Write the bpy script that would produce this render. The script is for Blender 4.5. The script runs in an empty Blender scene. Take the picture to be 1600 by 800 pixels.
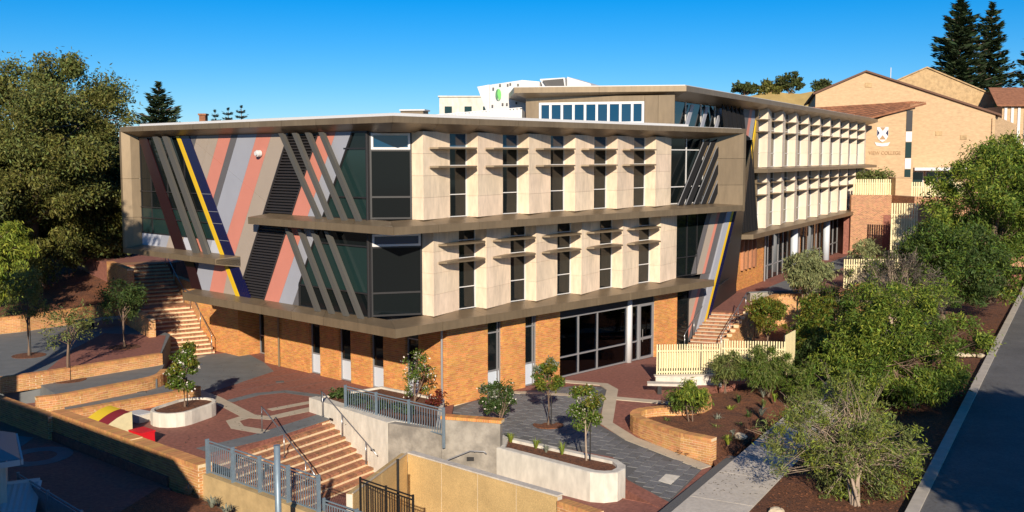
import bpy, math, random
import numpy as np
from mathutils import Vector, Matrix
R_ = math.radians
random.seed(7); rng = np.random.default_rng(7)
SC = bpy.context.scene
COL = SC.collection

# ------------------------------------------------------------------ camera
CAM_H = 10.4
cam = bpy.data.cameras.new('camera'); camo = bpy.data.objects.new('camera', cam); COL.objects.link(camo)
cam.sensor_width = 36.0; cam.lens = 36.0 * 1635 / 1600
cam.clip_start = 0.3; cam.clip_end = 2000
camo.location = (0, 0, CAM_H)
camo.rotation_euler = (math.pi / 2 - math.atan(155 / 1635), 0, 0)
SC.camera = camo
# ------------------------------------------------------------------ sky + sun
SUN_EL, SUN_HEAD = R_(22), R_(-2)          # light travels towards +Y
w = bpy.data.worlds.new('World'); SC.world = w; w.use_nodes = True
nt = w.node_tree
sky = nt.nodes.new('ShaderNodeTexSky'); sky.sky_type = 'NISHITA'; sky.sun_disc = False
sky.sun_elevation = SUN_EL; sky.sun_rotation = math.pi + SUN_HEAD
sky.altitude = 0; sky.air_density = 0.85; sky.dust_density = 0.0; sky.ozone_density = 7.0
hs = nt.nodes.new('ShaderNodeHueSaturation'); hs.inputs['Saturation'].default_value = 1.29
bg = nt.nodes['Background']; bg.inputs['Strength'].default_value = 0.082
nt.links.new(sky.outputs[0], hs.inputs['Color']); nt.links.new(hs.outputs[0], bg.inputs['Color'])
sun = bpy.data.lights.new('sun', 'SUN'); suno = bpy.data.objects.new('sun', sun); COL.objects.link(suno)
sun.energy = 5.0; sun.angle = R_(0.5); sun.color = (1.0, 0.87, 0.70)
sd = Vector((math.sin(SUN_HEAD) * math.cos(SUN_EL), math.cos(SUN_HEAD) * math.cos(SUN_EL), -math.sin(SUN_EL)))
suno.rotation_euler = sd.to_track_quat('-Z', 'Y').to_euler()
SC.view_settings.view_transform = 'Standard'; SC.view_settings.look = 'None'
SC.view_settings.gamma = 1.0; SC.view_settings.use_curve_mapping = False
SC.view_settings.exposure = 0.38
SC.cycles.use_denoising = True
SC.cycles.max_bounces = 6; SC.cycles.transparent_max_bounces = 6

# ------------------------------------------------------------------ materials
MATS = {}
def mat(name, col, rough=0.7, metal=0.0, var=0.0, nscale=3.0, rand=0.0, hue=0.0, bump=0.0, bscale=40.0, spec=0.5,
        stretch=(1, 1, 1), col2=None, trans=0.0, var2=0.0, n2=12.0):
    m = bpy.data.materials.new(name); m.use_nodes = True; MATS[name] = m
    t = m.node_tree; L = t.links; b = t.nodes['Principled BSDF']
    b.inputs['Roughness'].default_value = rough; b.inputs['Metallic'].default_value = metal
    b.inputs['Specular IOR Level'].default_value = spec
    c4 = (*col, 1)
    b.inputs['Base Color'].default_value = c4
    out = None
    need = var > 0 or rand > 0 or col2 is not None or hue > 0
    if need or bump:
        geo = t.nodes.new('ShaderNodeNewGeometry')
        mp = t.nodes.new('ShaderNodeMapping'); mp.inputs['Scale'].default_value = stretch
        L.new(geo.outputs['Position'], mp.inputs['Vector'])
    if need:
        val = None
        if var > 0 or col2 is not None:
            n = t.nodes.new('ShaderNodeTexNoise'); n.inputs['Scale'].default_value = nscale
            n.inputs['Detail'].default_value = 6; n.inputs['Roughness'].default_value = 0.65
            L.new(mp.outputs[0], n.inputs['Vector'])
        mix = t.nodes.new('ShaderNodeMix'); mix.data_type = 'RGBA'
        mix.inputs[6].default_value = c4
        mix.inputs[7].default_value = (*(col2 or col), 1)
        if col2 is not None:
            cr = t.nodes.new('ShaderNodeMapRange'); cr.inputs[1].default_value = 0.42; cr.inputs[2].default_value = 0.6
            L.new(n.outputs[0], cr.inputs[0]); L.new(cr.outputs[0], mix.inputs[0])
        else:
            mix.inputs[0].default_value = 0
        h = t.nodes.new('ShaderNodeHueSaturation'); L.new(mix.outputs[2], h.inputs['Color'])
        add = t.nodes.new('ShaderNodeMath'); add.operation = 'ADD'; add.inputs[0].default_value = 1.0; add.inputs[1].default_value = 0
        last = add.outputs[0]
        if var > 0:
            mr = t.nodes.new('ShaderNodeMapRange'); mr.inputs[1].default_value = 0.3; mr.inputs[2].default_value = 0.7
            mr.inputs[3].default_value = 1 - var; mr.inputs[4].default_value = 1 + var
            L.new(n.outputs[0], mr.inputs[0]); L.new(mr.outputs[0], add.inputs[0])
        if var2 > 0:
            nb2 = t.nodes.new('ShaderNodeTexNoise'); nb2.inputs['Scale'].default_value = n2; nb2.inputs['Detail'].default_value = 3
            L.new(mp.outputs[0], nb2.inputs['Vector'])
            mrv = t.nodes.new('ShaderNodeMapRange'); mrv.inputs[1].default_value = 0.32; mrv.inputs[2].default_value = 0.68
            mrv.inputs[3].default_value = 1 - var2; mrv.inputs[4].default_value = 1 + var2
            mv = t.nodes.new('ShaderNodeMath'); mv.operation = 'MULTIPLY'
            L.new(nb2.outputs[0], mrv.inputs[0]); L.new(last, mv.inputs[0]); L.new(mrv.outputs[0], mv.inputs[1]); last = mv.outputs[0]
        if rand > 0 or hue > 0:
            oi = t.nodes.new('ShaderNodeObjectInfo')
            a2 = t.nodes.new('ShaderNodeMath'); a2.operation = 'ADD'
            L.new(oi.outputs['Random'], a2.inputs[0]); L.new(geo.outputs['Random Per Island'], a2.inputs[1])
            fr = t.nodes.new('ShaderNodeMath'); fr.operation = 'FRACT'; L.new(a2.outputs[0], fr.inputs[0])
            mr2 = t.nodes.new('ShaderNodeMapRange'); mr2.inputs[3].default_value = 1 - rand; mr2.inputs[4].default_value = 1 + rand
            L.new(fr.outputs[0], mr2.inputs[0])
            mu = t.nodes.new('ShaderNodeMath'); mu.operation = 'MULTIPLY'
            L.new(last, mu.inputs[0]); L.new(mr2.outputs[0], mu.inputs[1]); last = mu.outputs[0]
            if hue > 0:
                m7 = t.nodes.new('ShaderNodeMath'); m7.operation = 'MULTIPLY'; m7.inputs[1].default_value = 7.31
                L.new(fr.outputs[0], m7.inputs[0])
                f2 = t.nodes.new('ShaderNodeMath'); f2.operation = 'FRACT'; L.new(m7.outputs[0], f2.inputs[0])
                mr3 = t.nodes.new('ShaderNodeMapRange'); mr3.inputs[3].default_value = 0.5 - hue; mr3.inputs[4].default_value = 0.5 + hue
                L.new(f2.outputs[0], mr3.inputs[0]); L.new(mr3.outputs[0], h.inputs['Hue'])
        L.new(last, h.inputs['Value'])
        out = h.outputs[0]; L.new(out, b.inputs['Base Color'])
    if bump:
        nb = t.nodes.new('ShaderNodeTexNoise'); nb.inputs['Scale'].default_value = bscale; nb.inputs['Detail'].default_value = 4
        L.new(mp.outputs[0], nb.inputs['Vector'])
        bp = t.nodes.new('ShaderNodeBump'); bp.inputs['Strength'].default_value = bump; bp.inputs['Distance'].default_value = 0.02
        L.new(nb.outputs[0], bp.inputs['Height']); L.new(bp.outputs[0], b.inputs['Normal'])
    if trans > 0:
        tr = t.nodes.new('ShaderNodeBsdfTranslucent'); mx = t.nodes.new('ShaderNodeMixShader'); mx.inputs[0].default_value = trans
        if out is not None: L.new(out, tr.inputs['Color'])
        else: tr.inputs['Color'].default_value = c4
        L.new(b.outputs[0], mx.inputs[1]); L.new(tr.outputs[0], mx.inputs[2])
        L.new(mx.outputs[0], t.nodes['Material Output'].inputs['Surface'])
    return m

mat('bronze', (0.225, 0.168, 0.104), 0.42, 0.35, var=0.13, nscale=0.8, rand=0.07, var2=0.07, n2=6, stretch=(1, 1, 0.25))
mat('bronze_core', (0.05, 0.04, 0.03), 0.6)
mat('stone', (0.79, 0.635, 0.47), 0.8, var=0.16, nscale=1.1, var2=0.08, n2=6, rand=0.06, hue=0.006, bump=0.15, bscale=18, stretch=(1, 1, 0.35))
mat('stone_wing', (0.69, 0.585, 0.46), 0.8, var=0.12, nscale=1.4, rand=0.05, bump=0.15, bscale=18, stretch=(1, 1, 0.35))
mat('brick', (0.57, 0.25, 0.068), 0.85, var=0.16, nscale=0.9, rand=0.16, hue=0.012, bump=0.3, bscale=60)
mat('brick_front', (0.51, 0.25, 0.09), 0.85, var=0.18, nscale=0.9, rand=0.16, hue=0.012, bump=0.3, bscale=60)
mat('brick_dark', (0.36, 0.165, 0.085), 0.85, var=0.15, nscale=9, rand=0.28, hue=0.012, bump=0.3, bscale=60)
mat('mortar', (0.70, 0.55, 0.35), 0.95, var=0.15, nscale=6)
mat('red_paving', (0.275, 0.108, 0.076), 0.85, var=0.25, nscale=0.45, var2=0.22, n2=7.0, bump=0.3, bscale=25, col2=(0.205, 0.080, 0.058))
mat('grey_paver', (0.150, 0.152, 0.158), 0.8, var=0.12, nscale=3, rand=0.12, bump=0.2, bscale=30, var2=0.12, n2=14)
mat('paving_bed', (0.105, 0.105, 0.105), 0.9)
mat('slate_paving', (0.15, 0.16, 0.165), 0.8, var=0.15, nscale=1.2, bump=0.2, bscale=30)
mat('cream_band', (0.46, 0.39, 0.29), 0.85, var=0.12, nscale=2.0, bump=0.15, bscale=30)
mat('concrete_white', (0.60, 0.56, 0.48), 0.8, var2=0.10, n2=5, var=0.14, nscale=1.6, bump=0.1, bscale=20, stretch=(1, 1, 0.4))
mat('concrete_grey', (0.25, 0.225, 0.19), 0.85, var=0.25, nscale=1.4, bump=0.15, bscale=20, col2=(0.31, 0.28, 0.235))
mat('concrete_path', (0.54, 0.49, 0.42), 0.85, var2=0.1, n2=9, var=0.12, nscale=1.0, bump=0.1, bscale=30)
mat('mossy_concrete', (0.46, 0.33, 0.16), 0.85, var=0.2, nscale=2.0, bump=0.2, bscale=20)
mat('sand_render', (0.50, 0.345, 0.15), 0.9, var=0.14, nscale=1.0, var2=0.17, n2=30, bump=0.5, bscale=35)
mat('kerb_concrete', (0.46, 0.41, 0.34), 0.85, var=0.15, nscale=2)
mat('asphalt', (0.12, 0.118, 0.115), 0.85, var=0.25, nscale=0.3, var2=0.15, n2=12, bump=0.4, bscale=90)
mat('asphalt_patch', (0.075, 0.074, 0.073), 0.9, var=0.2, nscale=2, bump=0.4, bscale=90)
mat('mulch', (0.19, 0.070, 0.028), 0.95, var=0.4, nscale=1.5, var2=0.55, n2=14, bump=1.0, bscale=30, col2=(0.09, 0.035, 0.017))
mat('soil_ground', (0.10, 0.075, 0.04), 0.95, var=0.3, nscale=0.4, bump=0.5, bscale=12)
mat('dry_grass', (0.36, 0.26, 0.10), 0.95, var=0.2, nscale=0.4, bump=0.6, bscale=8)
mat('glass_dark', (0.006, 0.009, 0.010), 0.05, spec=0.4)
mat('glass_teal', (0.013, 0.032, 0.031), 0.10, spec=0.5)
mat('glass_link', (0.010, 0.016, 0.017), 0.35, spec=0.25)
mat('glass_sky_tint', (0.006, 0.045, 0.10), 0.06, spec=0.6)  # blue base colour paints the sky's reflection into the panes
mat('blind_grey', (0.009, 0.011, 0.012), 0.05, spec=0.14)
mat('frame_white', (0.62, 0.62, 0.62), 0.5)
mat('frame_grey', (0.34, 0.34, 0.35), 0.4, 0.4)
mat('frame_dark', (0.022, 0.021, 0.022), 0.45)
mat('fin_grey', (0.085, 0.082, 0.074), 0.5, rand=0.05)
mat('fin_dark', (0.017, 0.0165, 0.017), 0.75, spec=0.2, rand=0.1)
mat('louvre_dark', (0.034, 0.031, 0.033), 0.5)
mat('clad_beige', (0.36, 0.30, 0.245), 0.55, var=0.04, nscale=1)
mat('clad_pink', (0.56, 0.215, 0.16), 0.55, var=0.04, nscale=1)
mat('clad_light', (0.32, 0.335, 0.385), 0.55, var=0.04, nscale=1)
mat('clad_grey', (0.115, 0.11, 0.115), 0.55, var=0.04, nscale=1)
mat('clad_white', (0.47, 0.49, 0.55), 0.5)
mat('clad_navy', (0.006, 0.007, 0.05), 0.25)
mat('clad_yellow', (0.66, 0.43, 0.015), 0.45)
mat('clad_maroon', (0.020, 0.006, 0.008), 0.3)
mat('spandrel', (0.025, 0.032, 0.042), 0.3)
mat('panel_blue_white', (0.55, 0.60, 0.66), 0.45)
mat('roof_white', (0.56, 0.56, 0.56), 0.5, var=0.03, nscale=1)
mat('steel_galv', (0.20, 0.265, 0.32), 0.45, 0.3, var=0.12, nscale=8)
mat('steel_rail', (0.40, 0.40, 0.40), 0.3, 0.8)
mat('black_metal', (0.015, 0.014, 0.013), 0.45)
mat('timber_cream', (0.70, 0.61, 0.36), 0.7, var=0.1, nscale=6, rand=0.08)
mat('tan_brick', (0.50, 0.345, 0.20), 0.9, var2=0.10, n2=2.5, var=0.09, nscale=1.0, bump=0.2, bscale=8, stretch=(1, 1, 3))
mat('roof_tile', (0.26, 0.11, 0.055), 0.9, var=0.35, nscale=2.5, rand=0.2)
mat('roof_tile_tan', (0.42, 0.29, 0.15), 0.9, var=0.3, nscale=2.0, rand=0.15)
mat('roof_edge', (0.13, 0.065, 0.04), 0.8)
mat('plastic_red', (0.65, 0.012, 0.02), 0.4)
mat('plastic_yellow', (0.70, 0.50, 0.02), 0.45)
mat('plastic_maroon', (0.22, 0.02, 0.02), 0.45)
mat('logo_green', (0.10, 0.50, 0.08), 0.5)
mat('logo_dark_green', (0.01, 0.16, 0.04), 0.5)
mat('letter_brown', (0.36, 0.22, 0.11), 0.7)
mat('bark', (0.17, 0.115, 0.08), 0.95, var=0.3, nscale=5, bump=0.6, bscale=14, stretch=(1, 1, 0.3))
mat('bark_pale', (0.34, 0.26, 0.19), 0.95, var=0.3, nscale=6, bump=0.6, bscale=14, stretch=(1, 1, 0.3))
mat('rock', (0.52, 0.43, 0.30), 0.9, var=0.2, nscale=5, bump=0.6, bscale=10, rand=0.15)
mat('flower_white', (0.80, 0.74, 0.66), 0.8, rand=0.1, trans=0.2)
def leafmat(name, col, rand=0.45, hue=0.03, tr=0.3, rough=0.6):
    mat(name, col, rough, rand=rand, hue=hue, trans=tr, spec=0.3)
leafmat('leaf_fig', (0.150, 0.152, 0.034), 0.55)
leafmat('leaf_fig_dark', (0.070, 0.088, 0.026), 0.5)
leafmat('leaf_bright', (0.215, 0.265, 0.034))
leafmat('leaf_green', (0.098, 0.152, 0.020))
leafmat('leaf_deep', (0.060, 0.100, 0.024))
leafmat('leaf_olive', (0.155, 0.185, 0.052))
leafmat('leaf_weep', (0.240, 0.260, 0.110))
leafmat('leaf_yellow', (0.17, 0.16, 0.02))
leafmat('leaf_dry', (0.120, 0.100, 0.078), hue=0.02)
leafmat('leaf_pine', (0.034, 0.056, 0.022), 0.5)
leafmat('leaf_pine_far', (0.03, 0.055, 0.05), 0.3)
leafmat('leaf_silver', (0.24, 0.26, 0.20), 0.3)
leafmat('leaf_red', (0.14, 0.03, 0.015), 0.4)
# glass one can look through
def glass_clear(name, tint, refl):
    m = bpy.data.materials.new(name); m.use_nodes = True; MATS[name] = m; t = m.node_tree
    for n in list(t.nodes):
        if n.type == 'BSDF_PRINCIPLED': t.nodes.remove(n)
    g = t.nodes.new('ShaderNodeBsdfGlossy'); g.inputs['Roughness'].default_value = 0.02; g.inputs['Color'].default_value = (0.9, 0.95, 1, 1)
    tr = t.nodes.new('ShaderNodeBsdfTransparent'); tr.inputs['Color'].default_value = (*tint, 1)
    f = t.nodes.new('ShaderNodeFresnel'); f.inputs[0].default_value = refl
    mx = t.nodes.new('ShaderNodeMixShader')
    t.links.new(f.outputs[0], mx.inputs[0]); t.links.new(tr.outputs[0], mx.inputs[1]); t.links.new(g.outputs[0], mx.inputs[2])
    t.links.new(mx.outputs[0], t.nodes['Material Output'].inputs['Surface'])
glass_clear('glass_clear', (0.75, 0.78, 0.76), 1.4)

# ------------------------------------------------------------------ mesh builder
class MB:
    def __init__(s): s.v = []; s.f = []
    def poly(s, pts):
        i = len(s.v); s.v += [tuple(p) for p in pts]; s.f.append(tuple(range(i, i + len(pts)))); return s
    def prism(s, pts, vec):
        pts = [Vector(p) for p in pts]; vec = Vector(vec); n = len(pts); i = len(s.v)
        s.v += [tuple(p) for p in pts] + [tuple(p + vec) for p in pts]
        s.f.append(tuple(range(i, i + n))); s.f.append(tuple(range(i + 2 * n - 1, i + n - 1, -1)))
        for k in range(n):
            a, b = i + k, i + (k + 1) % n
            s.f.append((a, a + n, b + n, b))
        return s
    def plan(s, pts2, z0, z1):
        return s.prism([(p[0], p[1], z0) for p in pts2], (0, 0, z1 - z0))
    def box(s, x0, x1, y0, y1, z0, z1): return s.plan([(x0, y0), (x1, y0), (x1, y1), (x0, y1)], z0, z1)
    def bar(s, p, q, wd, th, up=(0, 0, 1)):
        p, q = Vector(p), Vector(q); d = (q - p).normalized(); up = Vector(up)
        a = d.cross(up)
        if a.length < 1e-5: a = d.cross(Vector((0, 1, 0)))
        a.normalize(); b = a.cross(d).normalized()
        a *= wd / 2; b *= th / 2
        return s.prism([p + a + b, p - a + b, p - a - b, p + a - b], q - p)
    def tube(s, pts, r, n=8, r1=None, caps=True):
        pts = [Vector(p) for p in pts]; m = len(pts); i0 = len(s.v)
        for k, p in enumerate(pts):
            d = (pts[min(k + 1, m - 1)] - pts[max(k - 1, 0)]).normalized()
            a = d.cross(Vector((0, 0, 1)))
            if a.length < 1e-3: a = d.cross(Vector((0, 1, 0)))
            a.normalize(); b = a.cross(d)
            rr = r if r1 is None else r + (r1 - r) * k / max(1, m - 1)
            for j in range(n):
                t = 2 * math.pi * j / n
                s.v.append(tuple(p + (a * math.cos(t) + b * math.sin(t)) * rr))
        for k in range(m - 1):
            for j in range(n):
                a = i0 + k * n + j; b = i0 + k * n + (j + 1) % n
                s.f.append((a, b, b + n, a + n))
        if caps:
            s.f.append(tuple(range(i0 + n - 1, i0 - 1, -1))); s.f.append(tuple(range(i0 + (m - 1) * n, i0 + m * n)))
        return s
ORG = {}
def mesh_of(name, v, f, m, smooth=False):
    me = bpy.data.meshes.new(name); me.from_pydata(v, [], f)
    if m: me.materials.append(MATS[m])
    if smooth: me.polygons.foreach_set('use_smooth', [True] * len(me.polygons))
    me.validate(); me.update()
    return me
def tag(o, label=None, cat=None, group=None, kind=None):
    if label: o['label'] = label
    if cat: o['category'] = cat
    if group: o['group'] = group
    if kind: o['kind'] = kind
    return o
def thing(name, loc, label, cat, group=None):
    o = bpy.data.objects.new(name, None); COL.objects.link(o); o.location = loc; o.empty_display_size = 0.3
    ORG[o.name] = Vector(loc); return tag(o, label, cat, group)
def obj(name, mb, m, parent=None, smooth=False):
    """mesh given in world coordinates; origin of the parent is taken off"""
    if parent is not None:
        o0 = ORG[parent.name]
    else:
        xs = np.array(mb.v); o0 = Vector((float((xs[:, 0].min() + xs[:, 0].max()) / 2), float((xs[:, 1].min() + xs[:, 1].max()) / 2), float(xs[:, 2].min())))
    v = [(p[0] - o0[0], p[1] - o0[1], p[2] - o0[2]) for p in mb.v]
    o = bpy.data.objects.new(name, mesh_of(name, v, mb.f, m, smooth)); COL.objects.link(o)
    if parent is not None: o.parent = parent
    else: o.location = o0
    ORG[o.name] = o0
    return o
def inst(name, me, M, parent):
    """shared mesh placed by a world matrix under a parent"""
    o = bpy.data.objects.new(name, me); COL.objects.link(o); o.parent = parent
    o.matrix_local = Matrix.Translation(-ORG[parent.name]) @ M
    return o
def struct(name, mb, m, parent=None):
    o = obj(name, mb, m, parent)
    if parent is None: o['kind'] = 'structure'
    return o
def clip(poly, fn):
    out = []
    for k in range(len(poly)):
        a, b = poly[k], poly[(k + 1) % len(poly)]
        fa, fb = fn(a), fn(b)
        if fa >= 0: out.append(a)
        if (fa >= 0) != (fb >= 0):
            t = fa / (fa - fb); out.append(tuple(a[i] + (b[i] - a[i]) * t for i in range(len(a))))
    return out
def area(p): return abs(sum(p[k][0] * p[(k + 1) % len(p)][1] - p[(k + 1) % len(p)][0] * p[k][1] for k in range(len(p)))) / 2 if len(p) > 2 else 0

# ------------------------------------------------------------------ brickwork
BL, BH, JT = 0.226, 0.071, 0.015
def brick_spans(length, z0, z1, openings=()):
    """yield (s0, s1, za, zb) of every brick of a stretcher bond wall"""
    n = max(1, int(round((z1 - z0) / (BH + JT)))); h = (z1 - z0) / n
    for c in range(n):
        za, zb = z0 + c * h + JT / 2, z0 + (c + 1) * h - JT / 2
        s = -(BL + JT) / 2 if c % 2 else 0.0
        free = [(0, length)]
        for (o0, o1, q0, q1) in openings:
            if za < q1 and zb > q0:
                nf = []
                for a, b in free:
                    if o0 > a: nf.append((a, min(b, o0)))
                    if o1 < b: nf.append((max(a, o1), b))
                free = [x for x in nf if x[1] - x[0] > 0.02]
        while s < length:
            for a, b in free:
                x0, x1 = max(s, a), min(s + BL, b)
                if x1 - x0 > 0.03: yield x0, x1, za, zb
            s += BL + JT
class Bricks:
    """collects bricks (boxes with open backs) from many faces"""
    def __init__(s): s.items = []
    def face(s, A, B, z0, z1, out, proud=0.008, depth=0.05, openings=()):
        A, B = Vector((A[0], A[1], 0)), Vector((B[0], B[1], 0)); d = B - A; ln = d.length; d.normalize()
        n = Vector((out[0], out[1], 0)).normalized()
        for x0, x1, za, zb in brick_spans(ln, z0, z1, openings):
            pr = proud + random.uniform(-0.003, 0.003)
            o = A + d * x0 + Vector((0, 0, za))
            s.items.append((o, d * (x1 - x0), n * pr, Vector((0, 0, zb - za)), n * (pr + depth)))
    def item(s, o, e1, nin, e2, thick): s.items.append((Vector(o), Vector(e1), Vector(nin), Vector(e2), Vector(thick)))
    def joined(s, items=None):
        mb = MB()
        for o, e1, npr, e2, th in (s.items if items is None else items):
            f = o + npr; i = len(mb.v)
            q = [f, f + e1, f + e1 + e2, f + e2]
            mb.v += [tuple(p) for p in q] + [tuple(p - th) for p in q]
            mb.f += [(i, i + 1, i + 2, i + 3), (i, i + 4, i + 5, i + 1), (i + 1, i + 5, i + 6, i + 2), (i + 2, i + 6, i + 7, i + 3), (i + 3, i + 7, i + 4, i)]
        return mb
    def build(s, root, m, individual=0, cam_dist=None):
        its = s.items
        if individual:
            its = sorted(its, key=lambda t: (t[0] + t[1] / 2).xy.length)
            me = unit_brick(m)
            for o, e1, npr, e2, th in its[:individual]:
                M = Matrix.Identity(4)
                for r in range(3):
                    M[r][0] = e1[r]; M[r][1] = e2[r]; M[r][2] = th[r]; M[r][3] = (o + npr)[r]
                inst('brick', me, M, root)
            its = its[individual:]
        if its:
            tag(obj('brick_courses', s.joined(its), m, root), kind='stuff')
_ub = {}
def unit_brick(m):
    if m not in _ub:
        v = [(0, 0, 0), (1, 0, 0), (1, 1, 0), (0, 1, 0), (0, 0, -1), (1, 0, -1), (1, 1, -1), (0, 1, -1)]
        f = [(0, 1, 2, 3), (0, 4, 5, 1), (1, 5, 6, 2), (2, 6, 7, 3), (3, 7, 4, 0)]
        _ub[m] = mesh_of('brick', v, f, m)
    return _ub[m]
def V2(p): return Vector((p[0], p[1]))
def perp_left(d): return Vector((-d[1], d[0]))
def low_wall(name, path, z0, z1, th, label, cat='wall', m='brick_front', individual=0, group=None, coping=True, zs=None, both=True):
    """brick wall along a plan polyline: mortar core, stretcher bricks on both faces, brick-on-edge coping"""
    P = [V2(p) for p in path]
    c = sum(P, Vector((0, 0))) / len(P)
    root = thing(name, (c.x, c.y, z0), label, cat, group)
    core = MB(); br = Bricks(); ch = 0.11 if coping else 0.0
    nrm = []
    for k in range(len(P)):
        d0 = (P[k] - P[k - 1]).normalized() if k else (P[1] - P[0]).normalized()
        d1 = (P[k + 1] - P[k]).normalized() if k < len(P) - 1 else d0
        t = (d0 + d1).normalized(); n = perp_left(t); nrm.append(n / max(0.5, n.dot(perp_left(d1))))
    zt = lambda k: (zs[k] if zs else z1)
    for k in range(len(P) - 1):
        A, B = P[k], P[k + 1]; a, b = nrm[k] * th / 2, nrm[k + 1] * th / 2
        top = min(zt(k), zt(k + 1)) if zs else z1
        core.plan([A + a * 0.97, B + b * 0.97, B - b * 0.97, A - a * 0.97], z0, top - ch - 0.004 if coping else top - 0.004)
        ln = (B - A).length; d = (B - A).normalized(); n = perp_left(d)
        for sgn in (1, -1):
            if not both and sgn != both: pass
            q0, q1 = A + a * sgn, B + b * sgn
            br.face(q0, q1, z0, top - ch, n * sgn, 0.004, 0.05)
        if k == 0: br.face(A + a, A - a, z0, top - ch, -d, 0.004)
        if k == len(P) - 2: br.face(B + b, B - b, z0, top - ch, d, 0.004)
        if coping:
            m_ = max(1, int(round(ln / 0.086)))
            for j in range(m_):
                t0, t1 = j / m_, (j + 1) / m_
                p0 = A + (B - A) * t0 + d * 0.004; p1 = A + (B - A) * t1 - d * 0.004
                o0 = a + (b - a) * t0; o1 = a + (b - a) * t1
                lift = random.uniform(-0.003, 0.003)
                br.items.append((Vector((*(p0 - o0 * 1.06), top - ch + lift)), Vector((*(p1 - p0), 0)) , Vector((0, 0, ch)), Vector((*(o0 * 2.12), 0)), Vector((0, 0, ch - 0.002))))
            core.plan([A + a, B + b, B - b, A - a], top - ch - 0.003, top - 0.012)
    obj('mortar_core', core, 'mortar', root)
    br.build(root, m, individual)
    return root

# ------------------------------------------------------------------ building coordinates
CX, CY = -4.52, 40.00
UL = Vector((-0.7276, 0.686)); UR = Vector((0.686, 0.7276))
def PT(u, s, z=0.0): return Vector((CX + UL.x * u + UR.x * s, CY + UL.y * u + UR.y * s, z))
def P2(u, s): return (CX + UL.x * u + UR.x * s, CY + UL.y * u + UR.y * s)
NLv = Vector((-UR.x, -UR.y, 0)); NRv = Vector((-UL.x, -UL.y, 0))        # outward normals of the two fronts
WX, WY = 16.9, 69.0
UW = Vector((0.4827, 0.8758)); IW = Vector((-0.8758, 0.4827))             # along the wing, into the wing
NWv = Vector((-IW.x, -IW.y, 0))
def PW(t, off, z=0.0): return Vector((WX + UW.x * t + IW.x * off, WY + UW.y * t + IW.y * off, z))

# ================================================================== THE SCHOOL BUILDING
bld = thing('school_building', P2(0, 0) + (0.0,), 'three storey school building with striped cladding, stone piers and brick base', 'building')
def slab(F, inward, poly, off, th, name, m, parent=bld):
    """flat piece on a front: poly in (along, z), front face at depth off, thickness th inwards"""
    return obj(name, MB().prism([F(a, off, z) for a, z in poly], Vector(inward) * th), m, parent)
FL = lambda a, off, z: PT(a, off, z); IL = Vector((UR.x, UR.y, 0))
FR = lambda a, off, z: PT(off, a, z); IR = Vector((UL.x, UL.y, 0))
FW = PW; IWv = Vector((IW.x, IW.y, 0))
def window(F, inward, a0, a1, zs, off, pm, fm='frame_white', fw=0.05, cols=(), name='window_frame', depth=0.10, parent=bld, panes=None, sill=False):
    """frame with mullions as one part, every pane a sub-part"""
    mb = MB(); z0, z1 = zs[0], zs[-1]; xs = [a0] + list(cols) + [a1]
    inw = Vector(inward)
    def rb(x0, x1, y0, y1, o, d): mb.prism([F(x0, o, y0), F(x1, o, y0), F(x1, o, y1), F(x0, o, y1)], inw * d)
    for z in zs:
        y0, y1 = max(z0, z - fw / 2), min(z1, z + fw / 2)
        if z == z0: y0, y1 = z0, z0 + fw
        if z == z1: y0, y1 = z1 - fw, z1
        rb(a0, a1, y0, y1, off, depth)
    for x in xs:
        x0, x1 = x - fw / 2, x + fw / 2
        if x == a0: x0, x1 = a0, a0 + fw
        if x == a1: x0, x1 = a1 - fw, a1
        for k in range(len(zs) - 1):
            rb(x0, x1, zs[k] + fw * (1 if k == 0 else .5), zs[k + 1] - fw * (1 if k == len(zs) - 2 else .5), off + 0.004, depth - 0.008)
    fr = obj(name, mb, fm, parent)
    for i in range(len(xs) - 1):
        for k in range(len(zs) - 1):
            m = panes[k] if panes else pm
            o_ = off + depth * .55; jx, jz = random.uniform(-.006, .006), random.uniform(-.008, .008)
            p = MB().prism([F(xs[i] + .01, o_ - jx - jz, zs[k] + .01), F(xs[i + 1] - .01, o_ + jx - jz, zs[k] + .01),
                            F(xs[i + 1] - .01, o_ + jx + jz, zs[k + 1] - .01), F(xs[i] + .01, o_ - jx + jz, zs[k + 1] - .01)], inw * 0.02)
            obj('pane', p, m, fr)
    return fr
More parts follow.
